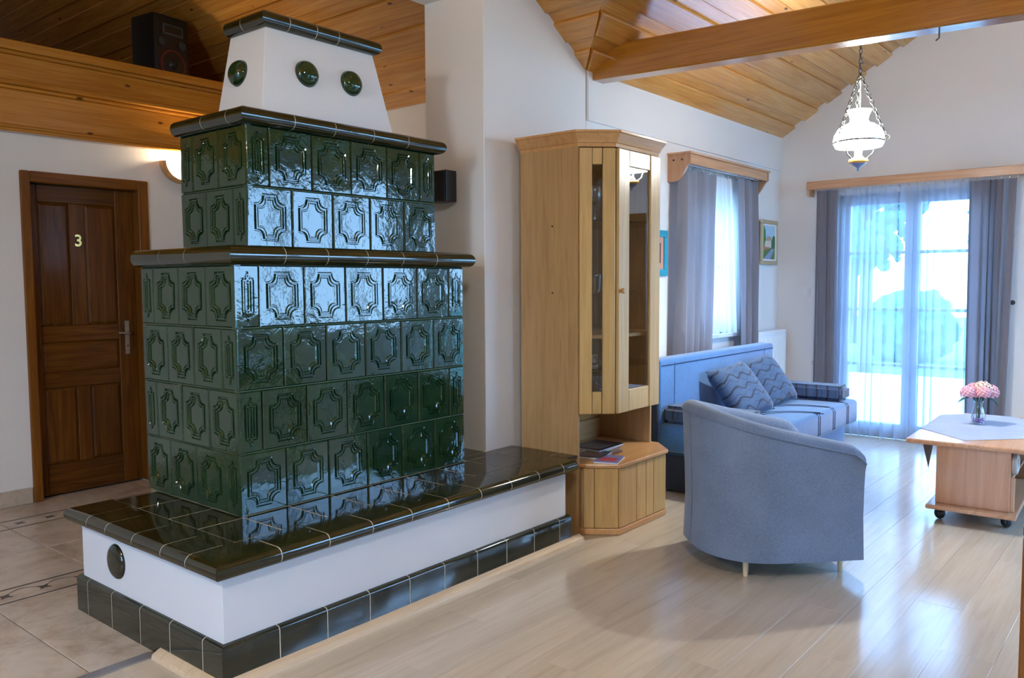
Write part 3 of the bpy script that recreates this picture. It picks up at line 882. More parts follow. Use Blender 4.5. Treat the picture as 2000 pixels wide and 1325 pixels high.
# ================================================================== CORNER CABINET
cab = thing('display_cabinet', 'tall beech corner display cabinet with glazed door and open niche', 'cabinet', (4.15, 2.75, 0))
CX0, CX1, CYB, CYS, CYF = 3.742, 4.555, 3.01, 2.605, 2.455
CA, CB = 3.885, 4.352
ZL, ZN, ZT = .405, .690, 2.165
box('side_panel', (CX0, CYS, 0), (CX0 + .018, CYB, ZT), 'beech', cab, .0015)
box('side_panel', (CX1 - .018, CYS, 0), (CX1, CYB, ZT), 'beech', cab, .0015)
box('back_panel', (CX0 + .018, CYB - .012, 0), (CX1 - .018, CYB, ZT), 'beech_front', cab, 0)
OUT = [(CX0 + .018, CYB - .012), (CX0 + .018, CYS), (CA, CYF + .018), (CB, CYF + .018), (CX1 - .018, CYS), (CX1 - .018, CYB - .012)]


def grow(e): return [(CX0 - e, CYB), (CX0 - e, CYS - e * .4), (CA - e * .4, CYF - e), (CB + e * .4, CYF - e), (CX1 + e, CYS - e * .4), (CX1 + e, CYB)]


prism('bottom_board', OUT, ZN, ZN + .018, 'beech', cab); prism('top_board', OUT, ZT - .03, ZT - .012, 'beech', cab)
# crown moulding
cp = [(-.02, ZT - .006), (.0, ZT - .006), (.004, ZT + .012), (.012, ZT + .018), (.018, ZT + .034), (.030, ZT + .046), (.040, ZT + .062), (.047, ZT + .066), (.047, ZT + .078), (-.02, ZT + .078)]
ring = grow(0.002)
sweep('crown', cp, ring, M['beech_board'][0], cab, 25)
prism('crown_lid', grow(.0), ZT + .060, ZT + .074, 'beech', cab)


def facade(p0, p1, z0, z1, sw, rw, knob=None, top=.09, name='door'):
    """framed glass leaf between plan points p0 and p1"""
    p0, p1 = Vector(p0), Vector(p1); d = p1 - p0; w_ = d.length; ang = math.atan2(d.y, d.x)
    mid = (p0 + p1) / 2; base = Matrix.Translation((mid.x, mid.y, 0)) @ Matrix.Rotation(ang, 4, 'Z')
    root = obox(name, base @ Vector((-w_ / 2 + sw / 2, 0, (z0 + z1) / 2)), (sw - .0015, .021, z1 - z0), ang, 'beech_front', cab, .004)
    obox('stile', base @ Vector((w_ / 2 - sw / 2, 0, (z0 + z1) / 2)), (sw - .0015, .021, z1 - z0), ang, 'beech_front', root, .004)
    iw = w_ - 2 * sw
    for a_, b_ in ((z0, z0 + rw), (z1 - top, z1)):
        obox('rail', base @ Vector((0, .002, (a_ + b_) / 2)), (iw - .004, .019, b_ - a_), ang, [M['beech_front'][2]] * 3, root, .004)
    obox('glass', base @ Vector((0, .004, (z0 + rw + z1 - top) / 2)), (iw + .01, .004, z1 - top - z0 - rw), ang, 'cabglass', root, 0)
    return root, base


fa, _ = facade((CX0 + .004, CYS - .004), (CA, CYF), ZN - .005, ZT - .012, .072, .125, name='chamfer_front'); fa['label'] = 'angled front strip with a narrow pane'
fb, bb = facade((CA + .006, CYF - .008), (CB, CYF - .008), ZN - .005, ZT - .012, .115, .125, name='glass_door'); fb['label'] = 'glazed cabinet door'
lathe('knob', [(0, .030), (.012, .028), (.016, .020), (.014, .012), (.007, .006), (.007, 0)], (0, 0, 0), M['brass'] if 0 else plain('oak_knob', (.45, .22, .05), .3), fb, 16, 50, Matrix.Translation((CA + .028, CYF - .018, 1.372)) @ Matrix.Rotation(PI / 2, 4, 'X'))
fc_, _ = facade((CB + .002, CYF), (CX1 - .004, CYS - .004), ZN - .005, ZT - .012, .072, .125, name='chamfer_front'); fc_['label'] = 'angled front strip with a narrow pane'
SH = [(CX0 + .03, CYB - .02), (CX0 + .03, CYS + .01), (CA + .01, CYF + .035), (CB - .01, CYF + .035), (CX1 - .03, CYS + .01), (CX1 - .03, CYB - .02)]
SHZ = (1.105, 1.36, 1.76)
for z_ in SHZ[1:]: prism('glass_shelf', SH, z_, z_ + .006, 'cabglass', cab)
prism('wood_shelf', SH, SHZ[0], SHZ[0] + .02, 'beech', cab)
prism('glass_shelf', SH, .93, .936, 'cabglass', cab)
box('niche_rail', (CX0 + .018, CYB - .035, ZL), (CX1 - .018, CYB - .012, .53), 'beech', cab, .001)
# lower unit
def ring_pts(e, yb=CYB - .015): return [(CX0 + .022 - e * .3, yb), (CX0 + .022 - e * .3, CYS - .02 - e), (CA - .005 - e * .4, CYF - .03 - e), (4.40 + e * .4, CYF - .03 - e), (CX1 - .004 + e, CYS - .02 - e), (CX1 - .004 + e, yb)]


prism('lower_top', ring_pts(.022), ZL - .022, ZL, M['beech_board'][0], cab, .005, None, 2)
rp = ring_pts(0)


def lower_face(p0, p1, cuts):
    p0, p1 = Vector(p0), Vector(p1); d = p1 - p0; w_ = d.length; ang = math.atan2(d.y, d.x)
    for c0, c1 in zip(cuts, cuts[1:]):
        m_ = p0 + d * ((c0 + c1) / 2)
        obox('front_board', (m_.x, m_.y, .211), (w_ * (c1 - c0) - .0025, .02, .342), ang, [M['beech_front'][2]] * 3, cab, .004)


lower_face(rp[1], rp[2], (0, .32, 1)); lower_face(rp[2], rp[3], (0, .35, .55, .72, 1)); lower_face(rp[3], rp[4], (0, .5, 1))
prism('lower_core', [(x + (4.15 - x) * .03, y + .012) for x, y in rp], .03, ZL - .024, 'beech', cab)
prism('skirting', ring_pts(.012), 0, .038, M['beech_board'][0], cab, .006, None, 2)
for yy, zz in ((2.90, 1.735), (2.90, 1.36)):
    tube('screw_cap', [(CX0 - .001, yy - .12, zz), (CX0 + .004, yy - .12, zz)], .006, 'screw', cab)


# ---- things in the cabinet
def glassware(name, prof, x, y, z, label, cat, group=None, n=20):
    t = lathe(name, prof, (x, y, z), 'drinkglass', None, n, 50); return tag(t, label, cat, group)


tum = [(0, .004), (.024, .004), (.026, 0), (.030, .004), (.036, .095), (.034, .095), (.028, .012), (0, .012)]
wine = [(0, 0), (.034, 0), (.034, .003), (.006, .010), (.004, .085), (.012, .095), (.034, .125), (.038, .155), (.032, .20), (.030, .20), (.036, .155), (.030, .125), (0, .10)]
dec = [(0, 0), (.045, 0), (.047, .01), (.045, .08), (.020, .11), (.016, .125), (.016, .14), (.026, .145), (.026, .175), (0, .18)]
for i, (x, y) in enumerate(((3.90, 2.60), (3.99, 2.62), (3.94, 2.70))):
    glassware('tumbler', tum, x, y, SHZ[1] + .007, ('nearest', 'second', 'rear')[i] + ' clear tumbler on the middle glass shelf of the cabinet', 'glass', 'tumblers in the cabinet')
for i, (x, y) in enumerate(((3.88, 2.64), (3.99, 2.66))):
    glassware('wine_glass', wine, x, y, SHZ[2] + .007, ('left', 'right')[i] + ' stemmed wine glass on the top cabinet shelf', 'glass', 'wine glasses in the cabinet')
glassware('decanter', dec, 3.93, 2.60, ZN + .019, 'small stoppered glass decanter on the cabinet floor', 'decanter')
glassware('decanter', dec, 4.02, 2.68, ZN + .019, 'stoppered glass decanter standing behind the front one', 'decanter')
for i, (x, y) in enumerate(((3.90, 2.60), (4.015, 2.62))):
    bw = [(0, 0), (.02, 0), (.045, .03), (.055, .055), (.052, .055), (.042, .032), (0, .008)]
    glassware('glass_bowl', bw, x, y, .937, ('front', 'rear')[i] + ' glass bowl on the lower glass shelf', 'bowl', 'glass bowls in the cabinet')
tag(box('wooden_box', (3.93, 2.72, .937), (4.12, 2.82, .99), 'alder', None, .004), 'small reddish wooden box behind the glass bowls', 'box')


def magazine(x, y, z, w_, d_, h_, rz, cover, accent, label):
    m_ = thing('magazine', label, 'magazine', (x, y, z), rz, 'magazines in the cabinet niche')
    W_ = WM[m_.name]
    obox('pages', W_ @ Vector((0, 0, h_ / 2)), (w_ - .004, d_ - .004, h_ - .002), rz, 'white_plastic', m_, 0)
    obox('cover', W_ @ Vector((0, 0, h_ - .0008)), (w_, d_, .0016), rz, plain('cover', cover, .3), m_, 0)
    obox('cover_picture', W_ @ Vector((-w_ * .1, 0, h_ + .0004)), (w_ * .5, d_ * .7, .0008), rz, plain('cover_print', accent, .35), m_, 0)


magazine(4.18, 2.78, ZL, .30, .22, .008, .12, (.55, .56, .58), (.06, .06, .07), 'lowest large magazine at the back of the niche')
magazine(4.19, 2.77, ZL + .010, .29, .21, .008, .02, (.05, .05, .055), (.16, .15, .14), 'large dark magazine topping the pile at the back of the niche')
magazine(3.99, 2.66, ZL, .21, .15, .010, .25, (.07, .10, .10), (.22, .12, .10), 'small dark magazine in the middle of the niche')
magazine(3.93, 2.52, ZL, .20, .14, .009, .35, (.16, .18, .34), (.35, .06, .08), 'blue and red brochure lying nearest the bench')

# ================================================================== SOFA
SX0, SX1 = 4.87, 6.87
sofa = thing('sofa_bed', 'blue velour sofa bed with dark curved stripes below the window', 'sofa', (5.87, 2.45, 0))
box('backrest', (SX0, 2.72, .30), (SX1 - .05, 2.86, .895), 'sofa', sofa, .022, 3, 40)
box('base', (SX0 + .04, 2.12, .02), (SX1 - .03, 2.74, .285), 'sofa', sofa, .012, 2, 40)
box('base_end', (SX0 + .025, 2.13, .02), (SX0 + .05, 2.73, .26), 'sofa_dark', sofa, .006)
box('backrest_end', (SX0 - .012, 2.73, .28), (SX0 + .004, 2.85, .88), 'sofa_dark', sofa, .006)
seat = box('seat', (SX0, 2.03, .275), (SX1, 2.735, .465), 'sofa', sofa, .035, 4, 40)
tube('seam', [(SX0 + .02, 2.718, .855), (SX1 - .07, 2.718, .855)], .003, 'stripe', sofa)
for xx in (SX0 + .20, SX1 - .25): tube('seam', [(xx, 2.717, .48), (xx, 2.717, .87)], .002, 'sofa', sofa)
for k_, (xe, yb) in enumerate(((6.62, 2.60), (6.585, 2.565), (6.30, 2.48), (6.265, 2.445), (5.98, 2.36), (5.945, 2.325))):
    rr = .33; pts = [(5.0, yb, .466), (xe - rr, yb, .466)]
    pts += [(xe - rr + rr * math.sin(t), yb - rr + rr * math.cos(t), .466) for t in [PI / 2 * i / 6 for i in range(1, 7)]]
    pts += [(xe, 2.07, .466), (xe, 2.042, .458), (xe, 2.029, .435), (xe, 2.029, .30)]
    tube('piping', pts, .0035, 'stripe', seat, 6)
for x, y in ((4.95, 2.2), (4.95, 2.68), (6.78, 2.2), (6.78, 2.68)): tube('foot', [(x, y, 0), (x, y, .025)], .025, 'black', sofa, 12)


def cushion(name, c, sx, sy, sz, rot, mat, label, cat, group, pinch=.16):
    b = bmesh.new(); N = 16; top, bot = [], []
    for sgn, store in ((1, top), (-1, bot)):
        for i in range(N + 1):
            r_ = []
            for j in range(N + 1):
                u, v_ = -1 + 2 * i / N, -1 + 2 * j / N
                e = max(0, (1 - u ** 4) * (1 - v_ ** 4)) ** .55
                pin = 1 - pinch * (abs(u) ** 2 * (1 - abs(v_)) ** 2 + 0)
                x = u * sx / 2 * (1 - pinch * .5 * (1 - v_ * v_) * abs(u) ** 3); y = v_ * sy / 2 * (1 - pinch * .5 * (1 - u * u) * abs(v_) ** 3)
                z = sgn * sz / 2 * e + .004 * noise.noise(Vector((u * 2, v_ * 2, sgn * 3)))
                if sgn < 0 and (i in (0, N) or j in (0, N)): r_.append(top[i][j]); continue
                r_.append(b.verts.new((x, y, z)))
            store.append(r_)
    for G_ in (top, bot):
        for i in range(N):
            for j in range(N): b.faces.new((G_[i][j], G_[i + 1][j], G_[i + 1][j + 1], G_[i][j + 1]))
    o = fin(name, b, mat, None, Matrix.Translation(c) @ rot, 60, False); return tag(o, label, cat, group)


RX = lambda t: Matrix.Rotation(math.radians(t), 4, 'X'); RY = lambda t: Matrix.Rotation(math.radians(t), 4, 'Y'); RZ = lambda t: Matrix.Rotation(math.radians(t), 4, 'Z')
cushion('throw_pillow', (5.66, 2.50, .625), .46, .44, .17, RZ(-14) @ RX(52) @ RZ(8), 'cushion', 'dark blue wavy patterned pillow nearer the cabinet', 'pillow', 'pillows on the sofa')
cushion('throw_pillow', (6.22, 2.53, .635), .46, .44, .16, RZ(-16) @ RX(54) @ RZ(10), 'cushion', 'dark blue wavy patterned pillow in the middle of the sofa', 'pillow', 'pillows on the sofa')


def bolster(x, label):
    bm_ = bmesh.new(); b_box(bm_, (x - .11, 2.075, .467), (x + .11, 2.71, .588))
    bmesh.ops.bevel(bm_, geom=list(bm_.edges), offset=.028, segments=3, affect='EDGES', clamp_overlap=True)
    return tag(fin('bolster', bm_, 'bolster', None, None, 50), label, 'bolster', 'bolsters at the sofa ends')


bolster(4.99, 'dark patterned bolster at the cabinet end of the sofa'); bolster(6.70, 'dark patterned bolster at the terrace end of the sofa')

# ================================================================== ARMCHAIR
chair = thing('armchair', 'tub armchair in a loose grey-blue linen cover seen from behind', 'armchair', (4.073, 1.631, 0), math.atan2(-.69, .72))
CWm = WM[chair.name]      # local x = forward, y = its left (away from the camera)
HLn, HWd, HF = .41, .365, .30


def upath(off, n_=44):
    """U in plan from the near arm front round the back to the far arm front; off = inward offset"""
    out = []; L_, W_ = HLn - off, HWd - off; r = .30 - off * .6
    A_ = [(HF - (HF + L_ - r) * t, -W_) for t in [i / 14 for i in range(15)]]
    Bq = [(-L_ + r - r * math.sin(t), -W_ + r - r * math.cos(t)) for t in [PI / 2 * i / 8 for i in range(1, 9)]]
    mid_ = [(-L_, y_) for y_ in [(-W_ + r) + (2 * W_ - 2 * r) * i / 4 for i in range(1, 4)]]
    half = A_ + Bq
    return half + mid_ + [(x, -y_) for x, y_ in reversed(half)]


def rim(x, y_):
    t = (x + HLn) / (HF + HLn)                                 # 0 back .. 1 front
    return .81 - .175 * max(0, min(1, t)) ** .85 - .035 * max(0, (t - .9) / .1) ** 2


bm = bmesh.new(); TH = .085
prof_n = []
outer = upath(0); inner_ = upath(TH)
cols = []
for (xo, yo), (xi, yi) in zip(outer, inner_):
    h_ = rim(xo, yo); xm, ym = (xo + xi) / 2, (yo + yi) / 2
    d = Vector((xo - xm, yo - ym)); dn = d.normalized() if d.length > 1e-6 else Vector((0, 0))
    c_ = []
    def P3(x, y_, z, fl): return (x + dn.x * fl, y_ + dn.y * fl, z)
    wob = noise.noise(Vector((xo * 4, yo * 4, 0)))
    c_.append(P3(xo, yo, .088 + .006 * wob, .012 + .010 * wob)); c_.append(P3(xo, yo, .16, .010 + .006 * wob)); c_.append(P3(xo, yo, .30, .004)); c_.append(P3(xo, yo, .45, .008)); c_.append(P3(xo, yo, .58 if h_ > .62 else .52, .014))
    c_.append(P3(xo, yo, h_ - .05, .022))
    for t in (20, 55, 90, 125, 160):
        q = math.radians(t); c_.append((xm + (xo - xm) * math.cos(q) + dn.x * .02, ym + (yo - ym) * math.cos(q) + dn.y * .02, h_ - .035 + .035 * math.sin(q)))
    c_.append((xi, yi, h_ - .06)); c_.append((xi, yi, .40)); c_.append((xi, yi, .12))
    cols.append([bm.verts.new(p) for p in c_])
for A, B in zip(cols, cols[1:]):
    for i in range(len(A) - 1): bm.faces.new((A[i], A[i + 1], B[i + 1], B[i]))
bm.faces.new(cols[0]); bm.faces.new(cols[-1])
fin('cover', bm, 'armchair', chair, CWm, 50)
bm = bmesh.new(); b_box(bm, (-HLn + TH, -HWd + TH, .28), (HF + .01, HWd - TH, .44)); bevel_all(bm, .03, 3); fin('seat_cushion', bm, 'armchair', chair, CWm, 50)
bm = bmesh.new(); b_box(bm, (HF - .03, -HWd + .05, .10), (HF, HWd - .05, .30)); bevel_all(bm, .006, 1); fin('front_skirt', bm, 'armchair', chair, CWm)
# seams
bm = bmesh.new(); b_tube(bm, [(x * 1.0, y_, rim(x, y_) - .045) for x, y_ in [(a_[0] + (a_[0] - b_[0]) * .30, a_[1] + (a_[1] - b_[1]) * .30) for a_, b_ in zip(upath(0), upath(TH))]], .0035, 6); fin('piping', bm, 'armchair', chair, CWm, 60)
for xq, yq in (outer[len(outer) // 2],):
    d = Vector((xq, yq)).normalized()
    bm = bmesh.new(); b_tube(bm, [(xq + d.x * (.006 + f_), yq + d.y * (.006 + f_), z) for z, f_ in ((.10, .010), (.3, .002), (.5, .006), (rim(xq, yq) - .05, .018))], .003, 6); fin('seam', bm, plain('seam_thread', (.18, .21, .26), .9), chair, CWm, 60)
for lx in (-.24, .243):
    for ly in (-.27, .27):
        bm = bmesh.new(); b_lathe(bm, [(0, 0), (.011, 0), (.019, .14), (0, .14)], (lx, ly, 0), 14); fin('leg', bm, plain('birch_leg', (.66, .52, .34), .4), chair, CWm, 40)

# ================================================================== COFFEE TABLE
tb = thing('coffee_table', 'low alder coffee table on castors with lavender cloth', 'table', (5.85, .95, 0), math.radians(2.0))
TW = WM[tb.name]; TZ = .48


def tbox(nm_, lo, hi, mat, bev=.004, seg=1): 
    bm_ = bmesh.new(); b_box(bm_, lo, hi); bevel_all(bm_, bev, seg); return fin(nm_, bm_, mat, tb, TW)


tbox('tabletop', (-.59, -.35, TZ - .028), (.66, .345, TZ), M['alder'][0], .008, 2)
tbox('base_board', (-.615, -.235, .078), (.55, .225, .104), M['alder'][0], .006, 2)
tbox('end_panel', (-.545, -.195, .104), (-.525, .185, TZ - .028), [M['alder'][2]] * 3, .003)
tbox('end_panel', (.44, -.195, .104), (.46, .185, TZ - .028), [M['alder'][2]] * 3, .003)
tbox('side_panel', (-.525, .17, .104), (.44, .185, TZ - .028), M['alder'][0], .002)
tbox('shelf', (-.525, -.19, .26), (.44, .17, .276), M['alder'][0], .002)
tbox('post', (-.525, -.215, .104), (-.50, -.19, .30), [M['alder'][2]] * 3, .003)
for lx, ly in ((-.5, .165), (-.47, -.175), (.45, .165), (.45, -.175)):
    bm = bmesh.new()
    r_ = bmesh.ops.create_uvsphere(bm, u_segments=18, v_segments=12, radius=.036)['verts']
    for v_ in r_: v_.co = Vector((v_.co.x, v_.co.y * .85, v_.co.z + .036)) + Vector((lx, ly, 0))
    b_tube(bm, [(lx, ly, .04), (lx, ly, .08)], .012, 10); fin('castor', bm, 'black', tb, TW, 50)
# cloth laid diagonally; corners hang over the edge
tc = thing('table_runner', 'square lavender cloth laid diagonally on the coffee table', 'tablecloth', (5.85, .95, TZ))
bm = bmesh.new(); N = 40; V = {}
cc_ = Vector((5.985, 1.0)); ca = math.radians(47); S = .44
TI = TW.inverted()
for i in range(N + 1):
    for j in range(N + 1):
        u, v_ = (-1 + 2 * i / N) * S, (-1 + 2 * j / N) * S
        p = Vector((cc_.x + u * math.cos(ca) - v_ * math.sin(ca), cc_.y + u * math.sin(ca) + v_ * math.cos(ca), TZ + .002))
        q = TI @ p; z = TZ + .002 + .0012 * noise.noise(Vector((q.x * 9, q.y * 9, 0)))
        for ax, lo_, hi_ in ((0, -.592, .662), (1, -.352, .347)):
            if q[ax] > hi_: z -= (q[ax] - hi_); q[ax] = hi_ + .003
            elif q[ax] < lo_: z -= (lo_ - q[ax]); q[ax] = lo_ - .003
        w_ = TW @ Vector((q.x, q.y, 0)); V[i, j] = bm.verts.new((w_.x, w_.y, z))
for i in range(N):
    for j in range(N): bm.faces.new((V[i, j], V[i + 1, j], V[i + 1, j + 1], V[i, j + 1]))
fin('cloth', bm, 'tablecloth', tc, None, 40)
bm = bmesh.new(); b_ring(bm, TW @ Vector((-.47, -.205, .375)), .045, .020, (.25, .0, 1), (.97, 0, -.25), 22, 8)
mg = fin('rolled_magazine', bm, plain('paper_roll', (.42, .38, .34), .5), None, None, 50)
tag(mg, 'rolled up magazine tucked into the side of the coffee table', 'magazine')

# vase with flowers
VX, VY, VZ = 6.03, 1.03, TZ + .003
vs = thing('flower_vase', 'small glass vase with purple pebbles and pink hydrangea blooms', 'vase', (VX, VY, VZ))
vp = [(0, .001), (.030, .001), (.040, .012), (.043, .045), (.036, .085), (.026, .115), (.027, .145), (.032, .155), (.030, .155), (.025, .145), (.024, .115), (.034, .085), (.040, .045), (.036, .015), (0, .006)]
lathe('vase_glass', vp, (VX, VY, VZ), 'drinkglass', vs, 24, 60)
bm = bmesh.new()
for k_ in range(46):
    t = random.uniform(0, 2 * PI); r_ = .033 * math.sqrt(random.random())
    s_ = bmesh.ops.create_icosphere(bm, subdivisions=1, radius=.006)['verts']
    z = .012 + random.random() * .026
    for v_ in s_: v_.co += Vector((VX + r_ * math.cos(t), VY + r_ * math.sin(t), VZ + z))
o = fin('pebbles', bm, 'purple', vs); o['kind'] = 'stuff'
HEADS = [(-.055, .050, .205, .046), (.0, -.02, .225, .055), (.050, -.055, .205, .050), (.01, .03, .215, .048), (.06, .02, .212, .044), (-.04, -.03, .208, .042)]
for k_, (dx, dy, dz, rr) in enumerate(HEADS):
    # stems
    tube('stem', [(VX + dx * .12, VY + dy * .12, VZ + .02), (VX + dx * .15, VY + dy * .15, VZ + .14), (VX + dx, VY + dy, VZ + dz)], .003, 'leafgreen', vs, 6)
    bm = bmesh.new()
    for j in range(70):
        z = 1 - 1.45 * (j + .5) / 70; q = math.sqrt(max(0, 1 - z * z)); t = j * 2.39996
        nrm = Vector((q * math.cos(t), q * math.sin(t), z)); p = nrm * rr * Vector((1, 1, .75)).length / 1.6
        a_ = nrm.cross(Vector((.3, .2, 1))).normalized(); b_ = nrm.cross(a_)
        for s_ in range(4):
            w1 = t + s_ * PI / 2; d1_ = a_ * math.cos(w1) + b_ * math.sin(w1); d2_ = a_ * math.cos(w1 + .75) + b_ * math.sin(w1 + .75); d3_ = a_ * math.cos(w1 - .75) + b_ * math.sin(w1 - .75)
            c0 = Vector((VX + dx, VY + dy, VZ + dz)) + p
            bm.faces.new([bm.verts.new(c0 + x_) for x_ in (Vector((0, 0, 0)), d3_ * .009 + nrm * .003, d1_ * .013 + nrm * .004, d2_ * .009 + nrm * .003)])
    fin('bloom', bm, plain('petal', ((.80, .42, .50), (.82, .62, .50), (.80, .40, .44))[k_ % 3], .7), vs)
for k_, (t, ln, dr) in enumerate(((2.3, .12, -.02), (1.7, .09, -.03), (-.9, .11, -.05), (-1.6, .08, -.02), (.4, .08, -.01))):
    d = Vector((math.cos(t), math.sin(t), 0)); s_ = Vector((-d.y, d.x, 0)); bm = bmesh.new(); rows_ = []
    for i in range(7):
        f_ = i / 6; w_ = .024 * math.sin(PI * min(1, f_ * .9 + .08)); c0 = Vector((VX, VY, VZ + .165)) + d * (.02 + ln * f_) + Vector((0, 0, dr * f_ * f_ + .015 * math.sin(PI * f_)))
        rows_.append([bm.verts.new(c0 - s_ * w_), bm.verts.new(c0 - Vector((0, 0, .004))), bm.verts.new(c0 + s_ * w_)])
    for A, B in zip(rows_, rows_[1:]):
        for i in range(2): bm.faces.new((A[i], A[i + 1], B[i + 1], B[i]))
    fin('leaf', bm, 'leafgreen', vs, None, 60)


# ================================================================== CURTAINS
def curtain(name, axis, pos, a_top, a_bot, z0, z1, folds, amp, mat, label, cat='curtain', group=None, flare=.4, rings=True, phase=0.0, rail=.02, irregular=.35):
    """hanging cloth; axis 0: plane x=pos spanning y; a_top/a_bot = (start, end) at head and hem"""
    c = thing(name, label, cat, (pos, sum(a_bot) / 2, z0) if axis == 0 else (sum(a_bot) / 2, pos, z0), 0, group)
    NA, NZ = folds * 12, 22; b = bmesh.new(); G_ = []
    for j in range(NZ + 1):
        f_ = j / NZ; z = z1 + (z0 - z1) * f_; s0 = a_top[0] + (a_bot[0] - a_top[0]) * f_; s1 = a_top[1] + (a_bot[1] - a_top[1]) * f_; r_ = []
        for i in range(NA + 1):
            t = i / NA; ph = 2 * PI * folds * (t + irregular / folds * math.sin(2 * PI * t * 1.7 + phase)) + phase
            A_ = amp * (.55 + flare * f_) * (1 + .35 * math.sin(t * 9 + phase * 2))
            d = A_ * math.sin(ph) + A_ * .3 * math.sin(2 * ph + 1 + f_ * 2) + .006 * noise.noise(Vector((t * 6, f_ * 3, phase)))
            s = s0 + (s1 - s0) * t + A_ * .35 * math.cos(ph)
            zz = z + (.006 * math.sin(ph * 1.0) if j == NZ else 0)
            r_.append(b.verts.new((pos + d, s, zz) if axis == 0 else (s, pos + d, zz)))
        G_.append(r_)
    for A, B in zip(G_, G_[1:]):
        for i in range(NA): b.faces.new((A[i], A[i + 1], B[i + 1], B[i]))
    fin('cloth', b, mat, c, None, 70)
    if rings:
        for k_ in range(folds + 1):
            s = a_top[0] + (a_top[1] - a_top[0]) * (k_ + .0) / folds; b = bmesh.new()
            p = (pos, s, z1 + .012) if axis == 0 else (s, pos, z1 + .012)
            b_ring(b, p, .016, .0022, (1, 0, 0) if axis == 0 else (0, 1, 0), (0, 0, 1), 12, 5); fin('ring', b, 'steel', c, None, 60)
    return c


XC = XF - .10
curtain('curtain', 0, XC, (2.68, 2.50), (2.68, 2.46), .03, 2.245, 4, .030, 'drape', 'grey drape gathered at the sofa side of the terrace door')
curtain('curtain', 0, XC, (1.44, 1.09), (1.42, 1.12), .03, 2.235, 6, .040, 'drape', 'grey drape gathered at the table side of the terrace door', phase=1.1)
curtain('sheer_curtain', 0, XC + .045, (2.52, 1.99), (2.56, 1.985), .012, 2.245, 8, .030, 'sheer', 'white sheer curtain over the left leaf of the terrace door', 'curtain', flare=.6, phase=.4)
curtain('sheer_curtain', 0, XC + .045, (1.985, 1.42), (1.985, 1.40), .012, 2.24, 8, .032, 'sheer', 'white sheer curtain over the right leaf of the terrace door', 'curtain', flare=.6, phase=2.0)
YC = YW - .10
curtain('curtain', 1, YC, (5.62, 6.18), (5.60, 6.10), .60, 2.27, 5, .040, 'drape', 'grey drape at the cabinet side of the sofa window', phase=.6)
curtain('curtain', 1, YC, (6.62, 7.04), (6.72, 7.06), .60, 2.29, 4, .036, 'drape', 'grey drape at the terrace side of the sofa window', phase=2.4)
curtain('sheer_curtain', 1, YC + .045, (6.10, 6.72), (6.12, 6.88), .99, 2.28, 6, .022, 'sheer2', 'short white voile hanging in the sofa window', 'curtain', flare=.7, phase=.2)

# pelmets
pm = thing('pelmet', 'long alder pelmet board over the terrace door', 'pelmet', (XF, 1.85, 2.25))
box('front_board', (XF - .165, .98, 2.255), (XF - .145, 2.76, 2.33), M['alder'][1], pm, .004)
for yy in (.98, 2.74): box('end_board', (XF - .145, yy, 2.20), (XF, yy + .02, 2.33), 'alder', pm, .003)
tube('rail', [(XF - .10, 1.0, 2.275), (XF - .10, 2.74, 2.275)], .008, 'white_metal', pm)
tube('rail', [(XF - .055, 1.0, 2.275), (XF - .055, 2.74, 2.275)], .008, 'white_metal', pm)
pm2 = thing('pelmet', 'alder pelmet with curved end bracket over the sofa window', 'pelmet', (6.3, YW, 2.25))
box('front_board', (5.62, YW - .185, 2.295), (7.07, YW - .165, 2.37), M['alder'][0], pm2, .004)
for xx in (5.60, 7.05):
    pts = [(0, 0), (.19, 0), (.19, -.07), (.165, -.09), (.13, -.145), (.10, -.185), (.06, -.20), (0, -.20)]
    bm = bmesh.new(); A = [bm.verts.new((xx, YW - p, 2.37 + q)) for p, q in pts]; B = [bm.verts.new((xx + .02, YW - p, 2.37 + q)) for p, q in pts]; k_ = len(pts)
    bm.faces.new(A); bm.faces.new(B)
    for i in range(k_): bm.faces.new((A[i], A[(i + 1) % k_], B[(i + 1) % k_], B[i]))
    br = fin('bracket', bm, 'alder', pm2)
    if xx < 6:
        for yy in (.05, .12): tube('screw', [(xx - .003, YW - yy, 2.33), (xx + .002, YW - yy, 2.33)], .008, 'screw', br, 10)
box('top_board', (5.585, YW - .20, 2.37), (7.085, YW, 2.385), M['alder'][0], pm2, .003)
tube('rail', [(5.62, YC, 2.31), (7.05, YC, 2.31)], .008, 'white_metal', pm2)

